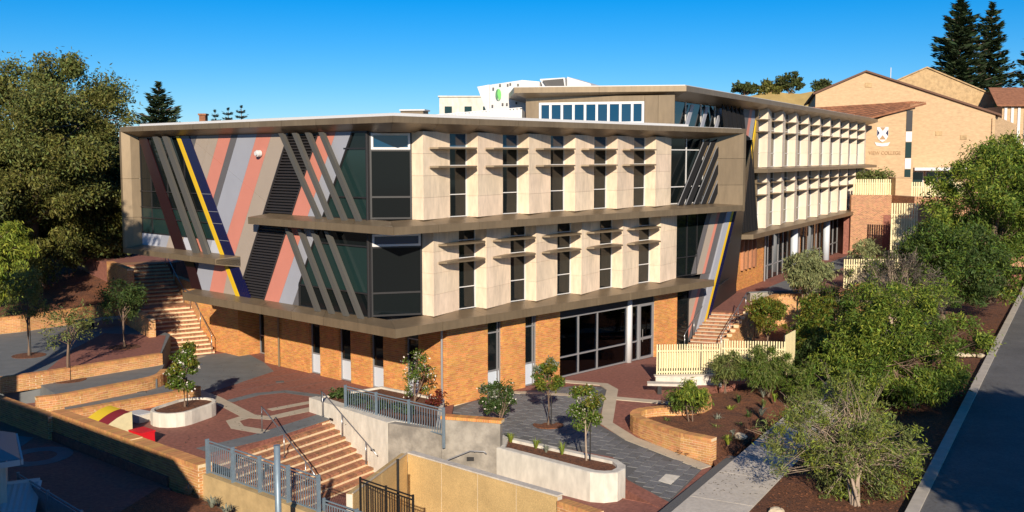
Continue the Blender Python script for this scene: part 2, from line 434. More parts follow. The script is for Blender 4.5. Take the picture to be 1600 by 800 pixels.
def ledge(O, I, zb, zt, zti, zbi, m='bronze', plen=2.4, name='ledge_panel', gap=0.007, parent=bld, core=True):
    """folded metal ledge: outer plan polyline O, inner polyline I, cut into panels with open joints"""
    for k in range(len(O) - 1):
        o0, o1, i0, i1 = [Vector(p) for p in (O[k], O[k + 1], I[k], I[k + 1])]
        n = max(1, int(round((o1 - o0).length / plen)))
        g = gap / (o1 - o0).length
        for j in range(n):
            t0, t1 = j / n + g, (j + 1) / n - g
            mb = MB(); S = []
            for t in (t0, t1):
                o = o0.lerp(o1, t); i = i0.lerp(i1, t)
                S.append([(o.x, o.y, zb), (o.x, o.y, zt), (i.x, i.y, zti), (i.x, i.y, zbi)])
            mb.v = S[0] + S[1]
            mb.f = [(0, 1, 2, 3), (7, 6, 5, 4)] + [(q, q + 4, (q + 1) % 4 + 4, (q + 1) % 4) for q in range(4)]
            obj(name, mb, m, parent)
        if core:
            mb = MB(); e = 0.03
            S = []
            for o, i in ((o0, i0), (o1, i1)):
                d = (i - o).normalized() * e; o = o + d
                S.append([(o.x, o.y, zb + e), (o.x, o.y, zt - e), (i.x, i.y, zti - e), (i.x, i.y, zbi + e)])
            mb.v = S[0] + S[1]
            mb.f = [(0, 1, 2, 3), (7, 6, 5, 4)] + [(q, q + 4, (q + 1) % 4 + 4, (q + 1) % 4) for q in range(4)]
            obj('ledge_core', mb, 'bronze_core', parent)

# --- solid masses behind the fronts
ZR = 11.4
obj('core', MB().plan([P2(16.3, 1.3), P2(2.8, 1.35), P2(1.75, 2.7), P2(1.75, 24.5), P2(16.3, 24.5)], 3.55, 11.7), 'frame_dark', bld)
obj('core', MB().plan([P2(21.5, 1.3), P2(16.3, 1.3), P2(16.3, 24.5), P2(21.5, 24.5)], 5.45, 11.7), 'frame_dark', bld)
obj('frame_soffit', MB().plan([P2(21.7, 0.5), P2(12.6, 0.5), P2(12.6, 8), P2(21.7, 8)], 5.30, 5.44), 'bronze', bld)
obj('ground_core', MB().plan([P2(18.4, 5.2), P2(14.2, 5.2), P2(14.2, 3.95), P2(6.6, 3.95), P2(6.6, 23), P2(18.4, 23)], -0.3, 3.5), 'frame_dark', bld)
obj('ground_core', MB().plan([P2(6.6, 4.0), P2(1.3, 4.0), P2(1.3, 10.6), P2(6.6, 10.6)], -0.3, 3.5), 'frame_dark', bld)
obj('ground_core', MB().plan([P2(6.6, 18.4), P2(1.6, 18.4), P2(1.6, 25.0), P2(6.6, 25.0)], -0.3, 3.5), 'frame_dark', bld)
obj('soffit', MB().plan([P2(16.3, 0.4), P2(0.4, 0.4), P2(0.4, 22.3), P2(1.4, 22.3), P2(1.4, 5.4), P2(16.3, 5.4)], 3.43, 3.52), 'bronze', bld)
obj('roof', MB().plan([P2(21.8, 0.25), P2(0.25, 0.25), P2(0.25, 25.5), P2(21.8, 25.5)], 11.75, 11.98), 'roof_white', bld)
pr = MB()
pr.plan([P2(21.0, 0.62), P2(0.62, 0.62), P2(0.62, 0.78), P2(21.0, 0.78)], 11.98, 12.1)
pr.plan([P2(0.62, 0.78), P2(0.78, 0.78), P2(0.78, 20.8), P2(0.62, 20.8)], 11.98, 12.1)
obj('roof_upstand', pr, 'roof_white', bld)
# --- ledges
ledge([P2(21.95, 0), P2(0, 0), P2(0, 25.6)], [P2(21.95, 0.9), P2(1.2, 0.9), P2(1.35, 25.6)], 11.70, 11.95, 11.99, 11.37)
ledge([P2(10.08, 0), P2(0, 0), P2(0, 25.45)], [P2(9.55, 0.8), P2(1.2, 0.8), P2(1.38, 23.5)], 7.40, 7.71, 7.87, 7.36)
ledge([P2(16.04, 0), P2(0, 0), P2(0, 22.6)], [P2(16.0, 0.8), P2(1.2, 0.8), P2(1.38, 21.0)], 3.40, 3.76, 3.89, 3.42)
ledge([P2(21.95, 0), P2(12.92, 0)], [P2(21.5, 0.8), P2(11.9, 0.8)], 5.35, 5.62, 5.78, 5.25)
ledge([P2(12.92, 0), P2(11.9, 0.8)], [P2(12.9, 0.82), P2(11.95, 0.83)], 5.35, 5.62, 5.77, 5.27, core=False)
for z0, z1 in ((5.36, 7.22), (7.235, 9.25), (9.265, 11.72)):
    obj('frame_side', MB().plan([P2(22.05, 0), P2(21.85, 0), P2(21.62, 0.38), P2(21.45, 0.82), P2(22.05, 0.82)], z0, z1), 'bronze', bld)
for z0, z1 in ((7.38, 8.83), (8.845, 10.30), (10.315, 11.72)):
    obj('frame_side', MB().plan([P2(0.0, 25.6), P2(0.0, 25.36), P2(0.62, 24.45), P2(1.36, 23.45), P2(1.36, 25.6)], z0, z1), 'bronze', bld)
# --- left front: striped cladding
TOP, BOT = 11.42, 3.86
fS = lambda p: p[0] - 0.58 * (11.4 - p[1])
def lin(top, bot): return lambda p: bot + (p[1] - 3.85) * (top - bot) / 7.55
Yl, Ym, Nv = lin(17.45, 12.36), lin(17.12, 12.05), lin(16.25, 11.15)
whole = [(21.4, BOT), (21.4, TOP), (2.4, TOP), (2.4, BOT)]
def band(a0, a1, extra=()):
    p = clip(clip(whole, lambda q: fS(q) - a0 - 0.006), lambda q: a1 - 0.006 - fS(q))
    p = clip(p, lambda q: Nv(q) - 0.01 - q[0])
    for e in extra: p = clip(p, e)
    return p
for a0, a1, m in ((15.55, 17.2, 'clad_grey'), (14.36, 15.55, 'clad_beige'), (13.56, 14.36, 'clad_beige'), (12.48, 13.56, 'clad_pink'), (11.93, 12.48, 'clad_grey'),
                  (10.36, 11.93, 'clad_light'), (9.20, 10.36, 'clad_pink'), (7.90, 9.20, 'clad_beige'), (4.55, 5.72, 'clad_pink'), (3.49, 4.55, 'clad_light')):
    full = band(a0, a1)
    # diagonal construction joint crossing the panels
    jt = lambda q: q[1] - (11.2 - (15.9 - q[0]) * 0.46)
    for sgn in (1, -1):
        p = clip(full, (lambda q, s=sgn: s * jt(q) - 0.006))
        if area(p) > 0.02: slab(FL, IL, p, 0.75, 0.06, 'cladding_panel', m)
p = clip(clip(whole, lambda q: 3.48 - fS(q)), lambda q: q[0] - 7.33)
slab(FL, IL, p, 0.755, 0.06, 'cladding_panel', 'clad_grey')
slab(FL, IL, clip(clip(whole, lambda q: q[0] - Yl(q)), lambda q: 12.9 - q[0]) if False else
     [(12.36 + (TOP - 3.85) * 0.6742, TOP), (12.05 + (TOP - 3.85) * 0.6715, TOP), (12.05, BOT), (12.36, BOT)], 0.68, 0.12, 'cladding_band', 'clad_yellow')
slab(FL, IL, [(17.10, TOP), (16.27, TOP), (11.16, BOT), (12.03, BOT)], 0.71, 0.09, 'cladding_band', 'clad_navy')
for z in (8.61, 7.78, 7.22, 6.43): # thin joints across the navy band
    slab(FL, IL, [(Ym((0, z)), z - .012), (Nv((0, z)), z - .012), (Nv((0, z)), z + .012), (Ym((0, z)), z + .012)], 0.703, 0.02, 'band_joint', 'frame_grey')
# glazing of the left bay
def leftbay(z0, z1, m, off=0.80, name='pane', parent=bld, ul=21.42):
    p = clip([(ul, z0), (ul, z1), (12, z1), (12, z0)], lambda q: q[0] - Yl(q) - .01)
    return slab(FL, IL, p, off, 0.03, name, m, parent)
fr = MB()
for z in (11.38, 8.61, 7.78, 7.22, 6.43):
    p0, p1 = FL(21.42, 0.77, z), FL(Yl((0, z)) + .02, 0.77, z); fr.bar(p0, p1, 0.08, 0.05)
for u in (21.38, 20.3, 18.6, 16.9):
    zz = max(6.43, 3.85 + (u - 12.36) / 0.6742 * 0 + 6.43)
    fr.bar(FL(u, 0.79, 6.46), FL(u, 0.79, min(11.35, 99)), 0.06, 0.05, NLv)
frl = obj('curtain_wall_frame', fr, 'frame_dark', bld)
leftbay(8.63, 11.36, 'glass_dark', parent=frl); leftbay(7.80, 8.59, 'glass_dark', parent=frl)
leftbay(7.24, 7.76, 'glass_teal', parent=frl); leftbay(6.45, 7.20, 'glass_teal', parent=frl)
slab(FL, IL, [(21.42, 6.41), (16, 6.41), (16, 6.45), (21.42, 6.45)], 0.74, 0.05, 'sill_strip', 'frame_white')
for a0, a1, m in ((19.55, 21.42, 'clad_white'), (18.75, 19.55, 'clad_light'), (17.3, 18.75, 'clad_beige'), (16.1, 17.3, 'clad_white'), (15.1, 16.1, 'clad_pink'), (14.6, 15.1, 'clad_light'), (12.5, 14.6, 'clad_white')):
    q = [(a1 - 0.20, 6.40), (a1 + 0.20, 5.72), (a0 + 0.20, 5.72), (a0 - 0.20, 6.40)]
    if a1 == 21.42: q = [(21.42, 6.40), (21.42, 5.72), (a0 + .2, 5.72), (a0 - .2, 6.40)]
    p = clip(q, lambda s: s[0] - Yl(s) - .01)
    if area(p) > .01: slab(FL, IL, p, 0.77, 0.05, 'cladding_panel', m)
slab(FL, IL, [(21.35, 11.38), (20.45, 11.38), (16.86, 5.74), (17.95, 5.74)], 0.70, 0.05, 'cladding_band', 'clad_maroon')
slab(FL, IL, [(17.05, 5.2), (16.2, 5.2), (15.5, 3.87), (16.4, 3.87)], 0.72, 0.06, 'cladding_band', 'clad_maroon')
for a0, a1, m in ((14.55, 16.0, 'clad_light'), (13.3, 14.55, 'clad_pink'), (11.9, 13.3, 'clad_beige')):
    q = [(a1 - .55 + .25, 5.24), (a1 + .25, 3.87), (a0 + .25, 3.87), (a0 - .55 + .25, 5.24)]
    p = clip(clip(q, lambda s: s[0] - Yl(s) - .01), lambda s: 15.5 + (s[1] - 3.87) * .56 - s[0])
    if area(p) > .01: slab(FL, IL, p, 0.76, 0.05, 'cladding_panel', m)
# louvre between the stripes
lb = clip(clip(whole, lambda q: fS(q) - 5.74), lambda q: 7.88 - fS(q)); lb = clip(lb, lambda q: Nv(q) - .01 - q[0])
lv = slab(FL, IL, lb, 0.86, 0.05, 'louvre_back', 'bronze_core')
ns = 58
for k in range(ns):
    z = BOT + 0.08 + (TOP - BOT - 0.12) * k / ns
    a, b = 5.78 + .58 * (11.4 - z), min(7.86 + .58 * (11.4 - z), Nv((0, z)) - .02)
    mb = MB().prism([FL(a, 0.74, z - .02), FL(a, 0.72, z + .0), FL(a, 0.80, z + .055), FL(a, 0.82, z + .035)], Vector((UL.x, UL.y, 0)) * (b - a))
    obj('louvre_slat', mb, 'louvre_dark', bld)
for e in (5.72, 7.88):
    u1 = e + .58 * (11.4 - BOT); u0 = e
    obj('louvre_trim', MB().bar(FL(u0, .75, TOP), FL(min(u1, 11.75), .75, 11.4 - (min(u1, 11.75) - e) / .58), 0.06, 0.08, NLv), 'louvre_dark', bld)
# slanting fins standing off the front
def fin(u0, u1, z0, z1, wd, o0, o1, m): # top u0,z0  bottom u1,z1
    q = [(u0 + wd, z0), (u0 - 0, z0), (u1, z1), (u1 + wd, z1)]
    slab(FL, IL, q, o0, o1 - o0, 'slanting_fin', m)
fin(18.95, 15.3, 11.42, 5.7, 0.46, 0.46, 0.62, 'fin_grey'); fin(17.98, 14.3, 11.42, 5.7, 0.46, 0.46, 0.62, 'fin_grey')
for u0, u1 in ((7.92, 5.3), (6.92, 4.5), (5.98, 3.55), (5.02, 2.62)): fin(u0, u1, 11.42, 7.80, 0.27, 0.42, 0.58, 'fin_grey')
for u0, u1 in ((7.62, 5.5), (6.68, 4.52), (5.75, 3.55), (4.75, 2.58)): fin(u0, u1, 7.30, 3.84, 0.27, 0.42, 0.58, 'fin_grey')
# glass at the corner, left-facing
fr = MB()
up = [(3.45, 11.40), (2.44, 11.40), (2.44, 7.86), (5.53, 7.86)]
lo = [(5.90, 7.30), (2.44, 7.30), (2.44, 3.88), (7.33, 3.88), (7.33, 4.83)]
def edge_bars(poly, w=.07):
    for k in range(len(poly)):
        a, b = poly[k], poly[(k + 1) % len(poly)]
        fr.bar(FL(a[0], .78, a[1]), FL(b[0], .78, b[1]), w, 0.10, NLv)
edge_bars(up); edge_bars(lo)
for a, b, z in ((2.44, 4.02, 10.74), (2.44, 5.0, 8.75), (2.44, 7.33, 4.83), (2.44, 6.22, 6.76)): fr.bar(FL(a, .78, z), FL(b, .78, z), 0.06, 0.10, NLv)
frc = obj('curtain_wall_frame', fr, 'frame_dark', bld)
for zz in ((10.76, 11.38, 'glass_dark'), (8.77, 10.72, 'glass_teal'), (7.88, 8.73, 'glass_teal')):
    p = clip(clip(up, lambda q: q[1] - zz[0]), lambda q: zz[1] - q[1]); slab(FL, IL, p, .80, .03, 'pane', zz[2], frc)
for zz in ((6.78, 7.28, 'glass_dark'), (4.85, 6.74, 'glass_teal'), (3.90, 4.81, 'glass_dark')):
    p = clip(clip(lo, lambda q: q[1] - zz[0]), lambda q: zz[1] - q[1]); slab(FL, IL, p, .80, .03, 'pane', zz[2], frc)
# chamfered corner windows
def chamfer(u0, s0, u1, s1, zs, panes, fm):
    A, B = PT(u0, s0), PT(u1, s1); d = (B - A); ln = d.length; d.normalize(); inw = Vector((-d.y, d.x, 0))
    F = lambda a, off, z: Vector((A.x + d.x * a + inw.x * off, A.y + d.y * a + inw.y * off, z))
    window(F, inw, 0.06, ln - .02, zs, 0.0, None, fm, 0.075, panes=panes)
    if fm == 'frame_dark':
        window(F, inw, 0.12, ln - .08, [zs[-2] + .03, zs[-1] - .05], -0.03, 'glass_sky_tint', 'frame_white', 0.09)
chamfer(2.44, .75, 1.35, 2.14, [7.88, 8.78, 10.66, 11.40], ['blind_grey', 'blind_grey', 'glass_dark'], 'frame_dark')
chamfer(2.44, .75, 1.35, 2.66, [3.90, 4.86, 6.74, 7.32], ['glass_dark', 'blind_grey', 'glass_dark'], 'frame_dark')
obj('corner_post', MB().tube([PT(2.46, .70, 3.88), PT(2.46, .70, 11.4)], 0.055, 8), 'frame_dark', bld)
# --- right front: sawtooth stone piers, windows and sunshades
def piers(F, inward, edges, z0, z1, ridge, back, deep, m, nblk, name='stone_panel'):
    h = (z1 - z0) / nblk
    for a, b in edges:
        for k in range(nblk):
            zs = z0 + k * h + (0 if k == 0 else .004); ze = z0 + (k + 1) * h - (.004 if k < nblk - 1 else 0)
            j = random.uniform(-.002, .002)
            pts = [F(a, back, zs), F(a + .03, ridge + j, zs), F(b, back - .03 + j, zs), F(b, deep, zs), F(a, deep, zs)]
            obj(name, MB().prism(pts, (0, 0, ze - zs)), m, bld)
def shade(F, a0, a1, z, wr):
    pts = [F(a0, .78, z), F(a0 + .22, .50, z), F(a1 - .22, .50, z), F(a1, .78, z), F(wr, 1.33, z), F(wr - 1.6, 1.2, z)]
    mb = MB().prism(pts, (0, 0, .07)); return obj('sunshade', mb, 'bronze', bld)
W0u, W0l, WW, SP = 4.20, 4.70, 1.05, 3.2
eu = [(2.16, W0u)] + [(W0u + WW + SP * k, W0u + SP * (k + 1)) for k in range(4)] + [(W0u + WW + SP * 4, 20.28)]
el = [(2.68, W0l)] + [(W0l + WW + SP * k, W0l + SP * (k + 1)) for k in range(4)] + [(W0l + WW + SP * 4, 20.9)]
piers(FR, IR, eu, 7.86, 11.42, .74, 1.35, 1.78, 'stone', 4)
piers(FR, IR, el, 3.88, 7.40, .74, 1.35, 1.78, 'stone', 4)
for k in range(5):
    a = W0u + SP * k
    window(FR, IR, a, a + WW, [7.87, 8.82, 10.04, 10.80, 11.40], 1.38, 'glass_dark', 'frame_white', .035, panes=['glass_dark', 'glass_dark', 'glass_dark', 'glass_sky_tint'])
    shade(FR, a - 1.62, a + 1.02, 10.72, a + WW); shade(FR, a - 1.62, a + 1.02, 9.96, a + WW)
    a = W0l + SP * k
    window(FR, IR, a, a + WW, [3.89, 4.84, 6.10, 6.86, 7.38], 1.38, 'glass_dark', 'frame_white', .035)
    shade(FR, a - 1.68, a + 1.0, 6.76, a + WW); shade(FR, a - 1.68, a + 1.0, 6.03, a + WW)
window(FR, IR, 20.30, 23.45, [7.88, 8.80, 10.77, 11.42], 1.37, 'glass_dark', 'frame_white', .05, cols=(21.8,))
for b, tt, zt in ((20.35, 22.4, 11.38), (21.08, 23.1, 11.38), (21.86, 23.85, 11.2), (22.55, 23.95, 10.55), (23.3, 24.1, 9.5)):
    bb = b; sl = 0.70
    q = [(bb, 7.85), (bb + .46, 7.85), (bb + .46 + (zt - 7.85) * sl, zt), (bb + .06 + (zt - .12 - 7.85) * sl, zt - .18)]
    slab(FR, IR, q, .85, .07, 'slanting_fin', 'fin_dark')
    slab(FR, IR, [(bb - .06, 7.85), (bb - .01, 7.85), (bb - .01 + (zt - .2 - 7.85) * sl, zt - .2), (bb - .06 + (zt - .2 - 7.85) * sl, zt - .2)], .86, .03, 'fin_edge', 'frame_grey')
# lower right end: slanted glazing and stripes that run to the ground
window(FR, IR, 20.92, 23.0, [3.92, 4.95, 7.38], 1.37, 'glass_dark', 'frame_dark', .05, cols=(22.0,))
sl = .44
def rstripe(a0, a1, z0, z1, m, off=1.38, th=.06, name='cladding_panel'):
    a0 += .4; a1 += .4
    slab(FR, IR, [(a0 + (z0 - 4.95) * sl, z0), (a1 + (z0 - 4.95) * sl, z0), (a1 + (z1 - 4.95) * sl, z1), (a0 + (z1 - 4.95) * sl, z1)], off, th, name, m)
slab(FR, IR, [(22.95, 3.9), (23.4, 3.9), (24.0, 7.38), (22.95, 7.38)], 1.40, .05, 'pane', 'glass_dark')
for zz0, zz1 in ((0.0, 3.44), (3.9, 7.40)):
    for a0, a1, m in ((22.52, 22.96, 'clad_grey'), (22.97, 23.58, 'clad_beige'), (23.59, 23.86, 'clad_pink'), (23.87, 24.42, 'clad_grey')):
        rstripe(a0, a1, zz0, zz1, m)
for a0, a1, m in ((24.46, 24.95, 'clad_light'), (24.96, 25.18, 'clad_yellow'), (25.19, 25.5, 'clad_navy')):
    rstripe(a0, a1, 0.0, 7.40, m, 1.30, .16, 'cladding_band')
rstripe(23.6, 24.5, 3.44, 3.9, 'clad_grey', 1.42)
gw = MB().prism([FR(25.9 + (1.6 - 4.95) * sl, 1.42, 1.6), PT(4.9, 33.0, 1.6), PT(4.9, 33.0, 11.4), FR(25.9 + (11.4 - 4.95) * sl, 1.42, 11.4)], (UL.x * .06, UL.y * .06, 0))
obj('glazed_link', gw, 'glass_link', bld)
for z in (3.0, 5.4, 7.2):
    obj('link_transom', MB().bar(FR(26.0 + (z - 4.95) * sl, 1.38, z), PT(4.85, 33.0, z), .07, .06), 'frame_dark', bld)
window(FR, IR, 20.35, 22.0, [0.02, 1.0, 3.42], 1.2, 'glass_dark', 'frame_dark', .05)

# --- ground floor brickwork
obj('brick_backing', MB().plan([P2(14.36, 3.52), P2(.85, 3.52), P2(.85, 4.1), P2(14.36, 4.1)], -.2, 3.42) if False else MB().plan([P2(.86, 3.53), P2(.86, 5.88), P2(1.2, 5.88), P2(1.2, 3.75), P2(2.6, 3.75), P2(2.6, 3.53)], -.2, 3.42), 'mortar', bld)
LW = [(2.62, 3.48), (4.98, 5.88), (7.32, 8.21), (9.67, 10.51)]
segs = [(.86, 2.62), (3.48, 4.98), (5.88, 7.32), (8.21, 9.67), (10.51, 14.36)]
brk = Bricks()
for a, b in segs:
    obj('brick_backing', MB().plan([P2(a + .005, 3.53), P2(b - .005, 3.53), P2(b - .005, 3.8), P2(a + .005, 3.8)], -.2, 3.42), 'mortar', bld)
    brk.face(P2(a, 3.52), P2(b, 3.52), -.05, 3.40, -UR)
brk.face(P2(14.36, 3.52), P2(14.36, 4.9), -.05, 3.40, UL)
obj('brick_backing', MB().plan([P2(14.35, 3.55), P2(14.35, 5.2), P2(14.1, 5.2), P2(14.1, 3.55)], -.2, 3.42), 'mortar', bld)
obj('brick_backing', MB().plan([P2(16.75, 3.53), P2(20.6, 3.53), P2(20.6, 12), P2(16.75, 12)], -.2, 4.2), 'mortar', bld)
brk.face(P2(16.74, 3.52), P2(20.6, 3.52), -.05, 4.2, -UR)
brk.face(P2(20.61, 3.52), P2(20.61, 12), -.05, 4.2, UL)
brk.face(P2(16.74, 3.52), P2(16.74, 4.8), -.05, 3.4, -UL)
for a, b in LW:
    window(FL, IL, a + .02, b - .02, [0.02, 1.0, 2.55, 3.4], 3.62, None, 'frame_grey', .05, panes=['panel_blue_white', 'glass_dark', 'glass_dark'])
    for e, dd in ((a, 1), (b, -1)): brk.face(P2(e, 3.52), P2(e, 3.66), -.05, 3.40, UL * dd)
door = window(FL, IL, 14.6, 16.6, [0.03, 1.0, 2.35, 3.4], 4.7, 'glass_dark', 'frame_grey', .06, cols=(15.6,), name='door')
obj('door_handle', MB().tube([FL(15.5, 4.66, .9), FL(15.5, 4.66, 1.5)], .018, 6), 'steel_rail', door)
RW = [(5.92, 6.84), (8.33, 9.16)]
for a, b in ((3.52, 5.92), (6.84, 8.33), (9.16, 10.73), (18.28, 20.3)):
    obj('brick_backing', MB().plan([P2(.83, a + .005), P2(.83, b - .005), P2(1.25, b - .005), P2(1.25, a + .005)], -.2, 3.42), 'mortar', bld)
    brk.face(P2(.82, a), P2(.82, b), -.05, 3.40, -UL)
for a, b in RW:
    window(FR, IR, a + .02, b - .02, [0.02, 1.06, 2.75, 3.4], .92, None, 'frame_grey', .06, cols=(b - .2,), panes=['panel_blue_white', 'glass_dark', 'glass_dark'])
    for e, dd in ((a, 1), (b, -1)): brk.face(P2(.82, e), P2(.96, e), -.05, 3.40, UR * dd)
brk.build(bld, 'brick')
for u in (12.95, 1.05):
    dp = MB().tube([FL(u, 3.42, 0.0), FL(u, 3.42, 3.44)], .05, 10)
    obj('downpipe', dp, 'bronze' if u > 5 else 'frame_grey', bld)
# glazed entrance one can look into
window(FR, IR, 10.75, 16.05, [0.03, 1.0, 2.9], .90, 'glass_clear', 'frame_grey', .07, cols=(12.2, 13.65))
window(FR, IR, 16.4, 17.0, [0.03, 1.0, 2.9], .90, 'glass_clear', 'frame_grey', .07)
door = window(FR, IR, 17.0, 18.26, [0.03, 1.1, 2.9], .86, 'glass_clear', 'frame_grey', .13, name='door')
obj('door_handle', MB().tube([FR(17.2, .80, .95), FR(17.2, .80, 1.6)], .02, 6), 'steel_rail', door)
obj('entrance_column', MB().tube([FR(16.22, .95, 0), FR(16.22, .95, 3.42)], .17, 20), 'frame_white', bld, smooth=True)
for a, b in ((10.75, 12.2), (12.21, 13.65), (13.66, 16.05), (16.06, 17.0), (17.01, 18.26)):
    slab(FR, IR, [(a, 2.92), (b - .01, 2.92), (b - .01, 3.42), (a, 3.42)], .90, .08, 'spandrel_panel', 'spandrel')
rm = MB(); rm.plan([P2(1.1, 10.62), P2(1.1, 18.38), P2(6.55, 18.38), P2(6.55, 10.62)], -.02, .02)
obj('room_floor', rm, 'slate_paving', bld)
obj('room_wall', MB().plan([P2(6.5, 10.63), P2(6.5, 18.37), P2(6.58, 18.37), P2(6.58, 10.63)], .02, 3.4), 'concrete_white', bld)
rm = MB(); rm.plan([P2(1.1, 10.62), P2(6.5, 10.62), P2(6.5, 10.68), P2(1.1, 10.68)], .02, 3.4); rm.plan([P2(1.1, 18.30), P2(6.5, 18.30), P2(6.5, 18.36), P2(1.1, 18.36)], .02, 3.4)
obj('room_side_wall', rm, 'blind_grey', bld)
obj('room_ceiling', MB().plan([P2(1.1, 10.62), P2(1.1, 18.38), P2(6.55, 18.38), P2(6.55, 10.62)], 3.30, 3.36), 'concrete_grey', bld)
# flood light on the cladding
fl = MB(); p = FL(10.05, .70, 10.55); fl.tube([p, p + NLv * .18], .15, 12); fl.tube([p + NLv * .18, p + NLv * .26], .10, 12)
obj('wall_lamp', fl, 'frame_white', bld)

# --- the wing behind: roof, ledges, piers
RT = 14.10
Kp = PW(-16.3, 0); Lp = (0.1, 56.2); Lb = (6, 75)
ledge([Lp, (Kp.x, Kp.y), tuple(PW(39.4, 0).xy)], [(1.2, 57.6), tuple(PW(-15.2, 1.3).xy), tuple(PW(39.0, 1.25).xy)], 13.78, 14.07, 14.12, 13.40, plen=3.8)
ledge([(-0.2, 62), Lp], [(1.2, 62), (1.2, 57.6)], 13.78, 14.07, 14.12, 13.40, plen=3.8)
obj('upper_roof', MB().plan([(0.4, 56.5), (Kp.x, Kp.y + .4), tuple(PW(39.2, .3).xy), tuple(PW(39.2, 15).xy), (0.4, 75)], 13.9, 14.14), 'roof_white', bld)
# clerestory
cA, cB = Vector((0.75, 57.1)), Vector((8.45, 54.9)); cd = (cB - cA).normalized(); cl = (cB - cA).length; ci = Vector((-cd.y, cd.x, 0))
FC = lambda a, off, z: Vector((cA.x + cd.x * a + ci.x * off, cA.y + cd.y * a + ci.y * off, z))
slab(FC, ci, [(0, 11.9), (.72, 11.9), (.72, 13.6), (0, 13.6)], 0, .2, 'bronze_panel', 'bronze')
slab(FC, ci, [(6.45, 11.9), (7.15, 11.9), (7.15, 13.6), (6.45, 13.6)], 0, .2, 'bronze_panel', 'bronze')
slab(FC, ci, [(7.165, 11.9), (cl, 11.9), (cl, 13.6), (7.165, 13.6)], 0, .2, 'bronze_panel', 'bronze')
slab(FC, ci, [(.73, 11.9), (6.44, 11.9), (6.44, 12.12), (.73, 12.12)], 0, .2, 'bronze_panel', 'roof_white')
slab(FC, ci, [(.73, 13.30), (6.44, 13.30), (6.44, 13.6), (.73, 13.6)], 0, .2, 'bronze_panel', 'bronze')
window(FC, ci, .74, 6.43, [12.12, 13.30], -.04, 'glass_sky_tint', 'frame_white', .13, cols=[.74 + 5.69 * k / 9 for k in range(1, 9)])
obj('wing_core', MB().plan([tuple(PW(-14.6, 1.7).xy), tuple(PW(38.3, 1.7).xy), tuple(PW(38.3, 14).xy), (1.2, 74), (1.2, 57.8), (8.0, 55.6)], 11.0, 13.9), 'frame_dark', bld)
obj('wing_core', MB().plan([tuple(PW(-2.2, 1.75).xy), tuple(PW(38.3, 1.75).xy), tuple(PW(38.3, 14).xy), tuple(PW(-2.2, 14).xy)], 1.0, 11.0), 'frame_dark', bld)
window(FW, IWv, -15.6, -7.4, [11.9, 13.62], 1.3, 'glass_dark', 'frame_white', .06, cols=(-12.6, -10.0))
for k in range(3):
    a = -13.2 + 2.6 * k
    slab(FW, IWv, [(a, 12.0), (a + .5, 12.0), (a + 1.5, 13.3), (a + 1.0, 13.3)], 1.15, .06, 'slanting_fin', 'clad_light')
for k in range(5):
    a = -7.4 + 1.05 * k
    slab(FW, IWv, [(a + .2, 11.9), (a + .95, 11.9), (a + .55, 13.0), (a - .35, 13.5), (a - .4, 13.3)], .75 + .05 * k, .07, 'slanting_fin', 'fin_dark')
for a0, a1, m in ((-2.6, -1.2, 'clad_grey'), (-1.2, -.6, 'clad_pink'), (-.6, .3, 'clad_light'), (.3, .75, 'clad_yellow')):
    slab(FW, IWv, [(a0 - 1.4, 9.9), (a1 - 1.4, 9.9), (a1 + .35, 13.6), (a0 + .35, 13.6)], 1.1 if m != 'clad_yellow' else 1.0, .06, 'cladding_panel', m)
slab(FW, IWv, [(-1.9, 9.8), (.25, 9.8), (.25, 13.6), (-1.9, 13.6)], 1.3, .04, 'pane', 'glass_teal')
slab(FW, IWv, [(-4.2, 5.6), (-.3, 5.6), (-2.6, 11.6), (-4.2, 11.9)], .55, .12, 'dark_cladding', 'fin_dark')
for k in range(6):
    a = -3.8 + .62 * k
    obj('cladding_rib', MB().bar(FW(a, .54, 5.65), FW(a - 1.5 + (k < 2) * .9, .54, 11.4 if k > 1 else 9), .05, .06, NWv), 'fin_dark', bld)
slab(FW, IWv, [(-.9, 5.6), (.3, 5.6), (.3, 9.4), (-.9, 9.4)], 1.3, .04, 'pane', 'glass_teal')
obj('pier_jamb', MB().plan([tuple(PW(.3, .9).xy), tuple(PW(.3, 1.4).xy), tuple(PW(.5, 1.4).xy), tuple(PW(.5, .9).xy)], 5.5, 13.6), 'bronze', bld)
T0, TS, TWn = 1.3, 3.8, 1.15
ew = [(T0 + TS * k, T0 + TS * (k + 1) - TWn) for k in range(9)] + [(T0 + TS * 9, 38.4)]
for z0, z1 in ((9.70, 13.62), (5.60, 9.42)):
    piers(FW, IWv, [(-.0 + .5, 1.3 - TWn + .35)] if False else [], z0, z1, .3, .95, 1.4, 'stone_wing', 4)
    piers(FW, IWv, ew, z0, z1, .50, 1.0, 1.45, 'stone_wing', 4)
    for k in range(10):
        a = T0 + TS * k - TWn
        if k == 0: a += .35
        window(FW, IWv, a, T0 + TS * k, [z0 + .01, z0 + .95, z1 - 1.4, z1 - .55, z1 - .02], 1.03, 'glass_dark', 'frame_white', .04)
        for zz in (z1 - .80, z1 - 1.60):
            t = T0 + TS * k
            obj('sunshade', MB().prism([FW(t - 1.1, .55, zz), FW(t + .02, .38, zz), FW(t, 1.0, zz), FW(t - 1.1, 1.0, zz)], (0, 0, .07)), 'bronze', bld)
e0 = PW(-3.3, 0); r0 = PW(-5.2, 2.2); ri = PW(-2.2, 1.2)
ledge([tuple(r0.xy), tuple(e0.xy), tuple(PW(39.2, 0).xy)], [tuple(PW(-3.6, 2.6).xy), tuple(ri.xy), tuple(PW(39.0, 1.2).xy)], 5.20, 5.50, 5.62, 5.12, plen=3.8)
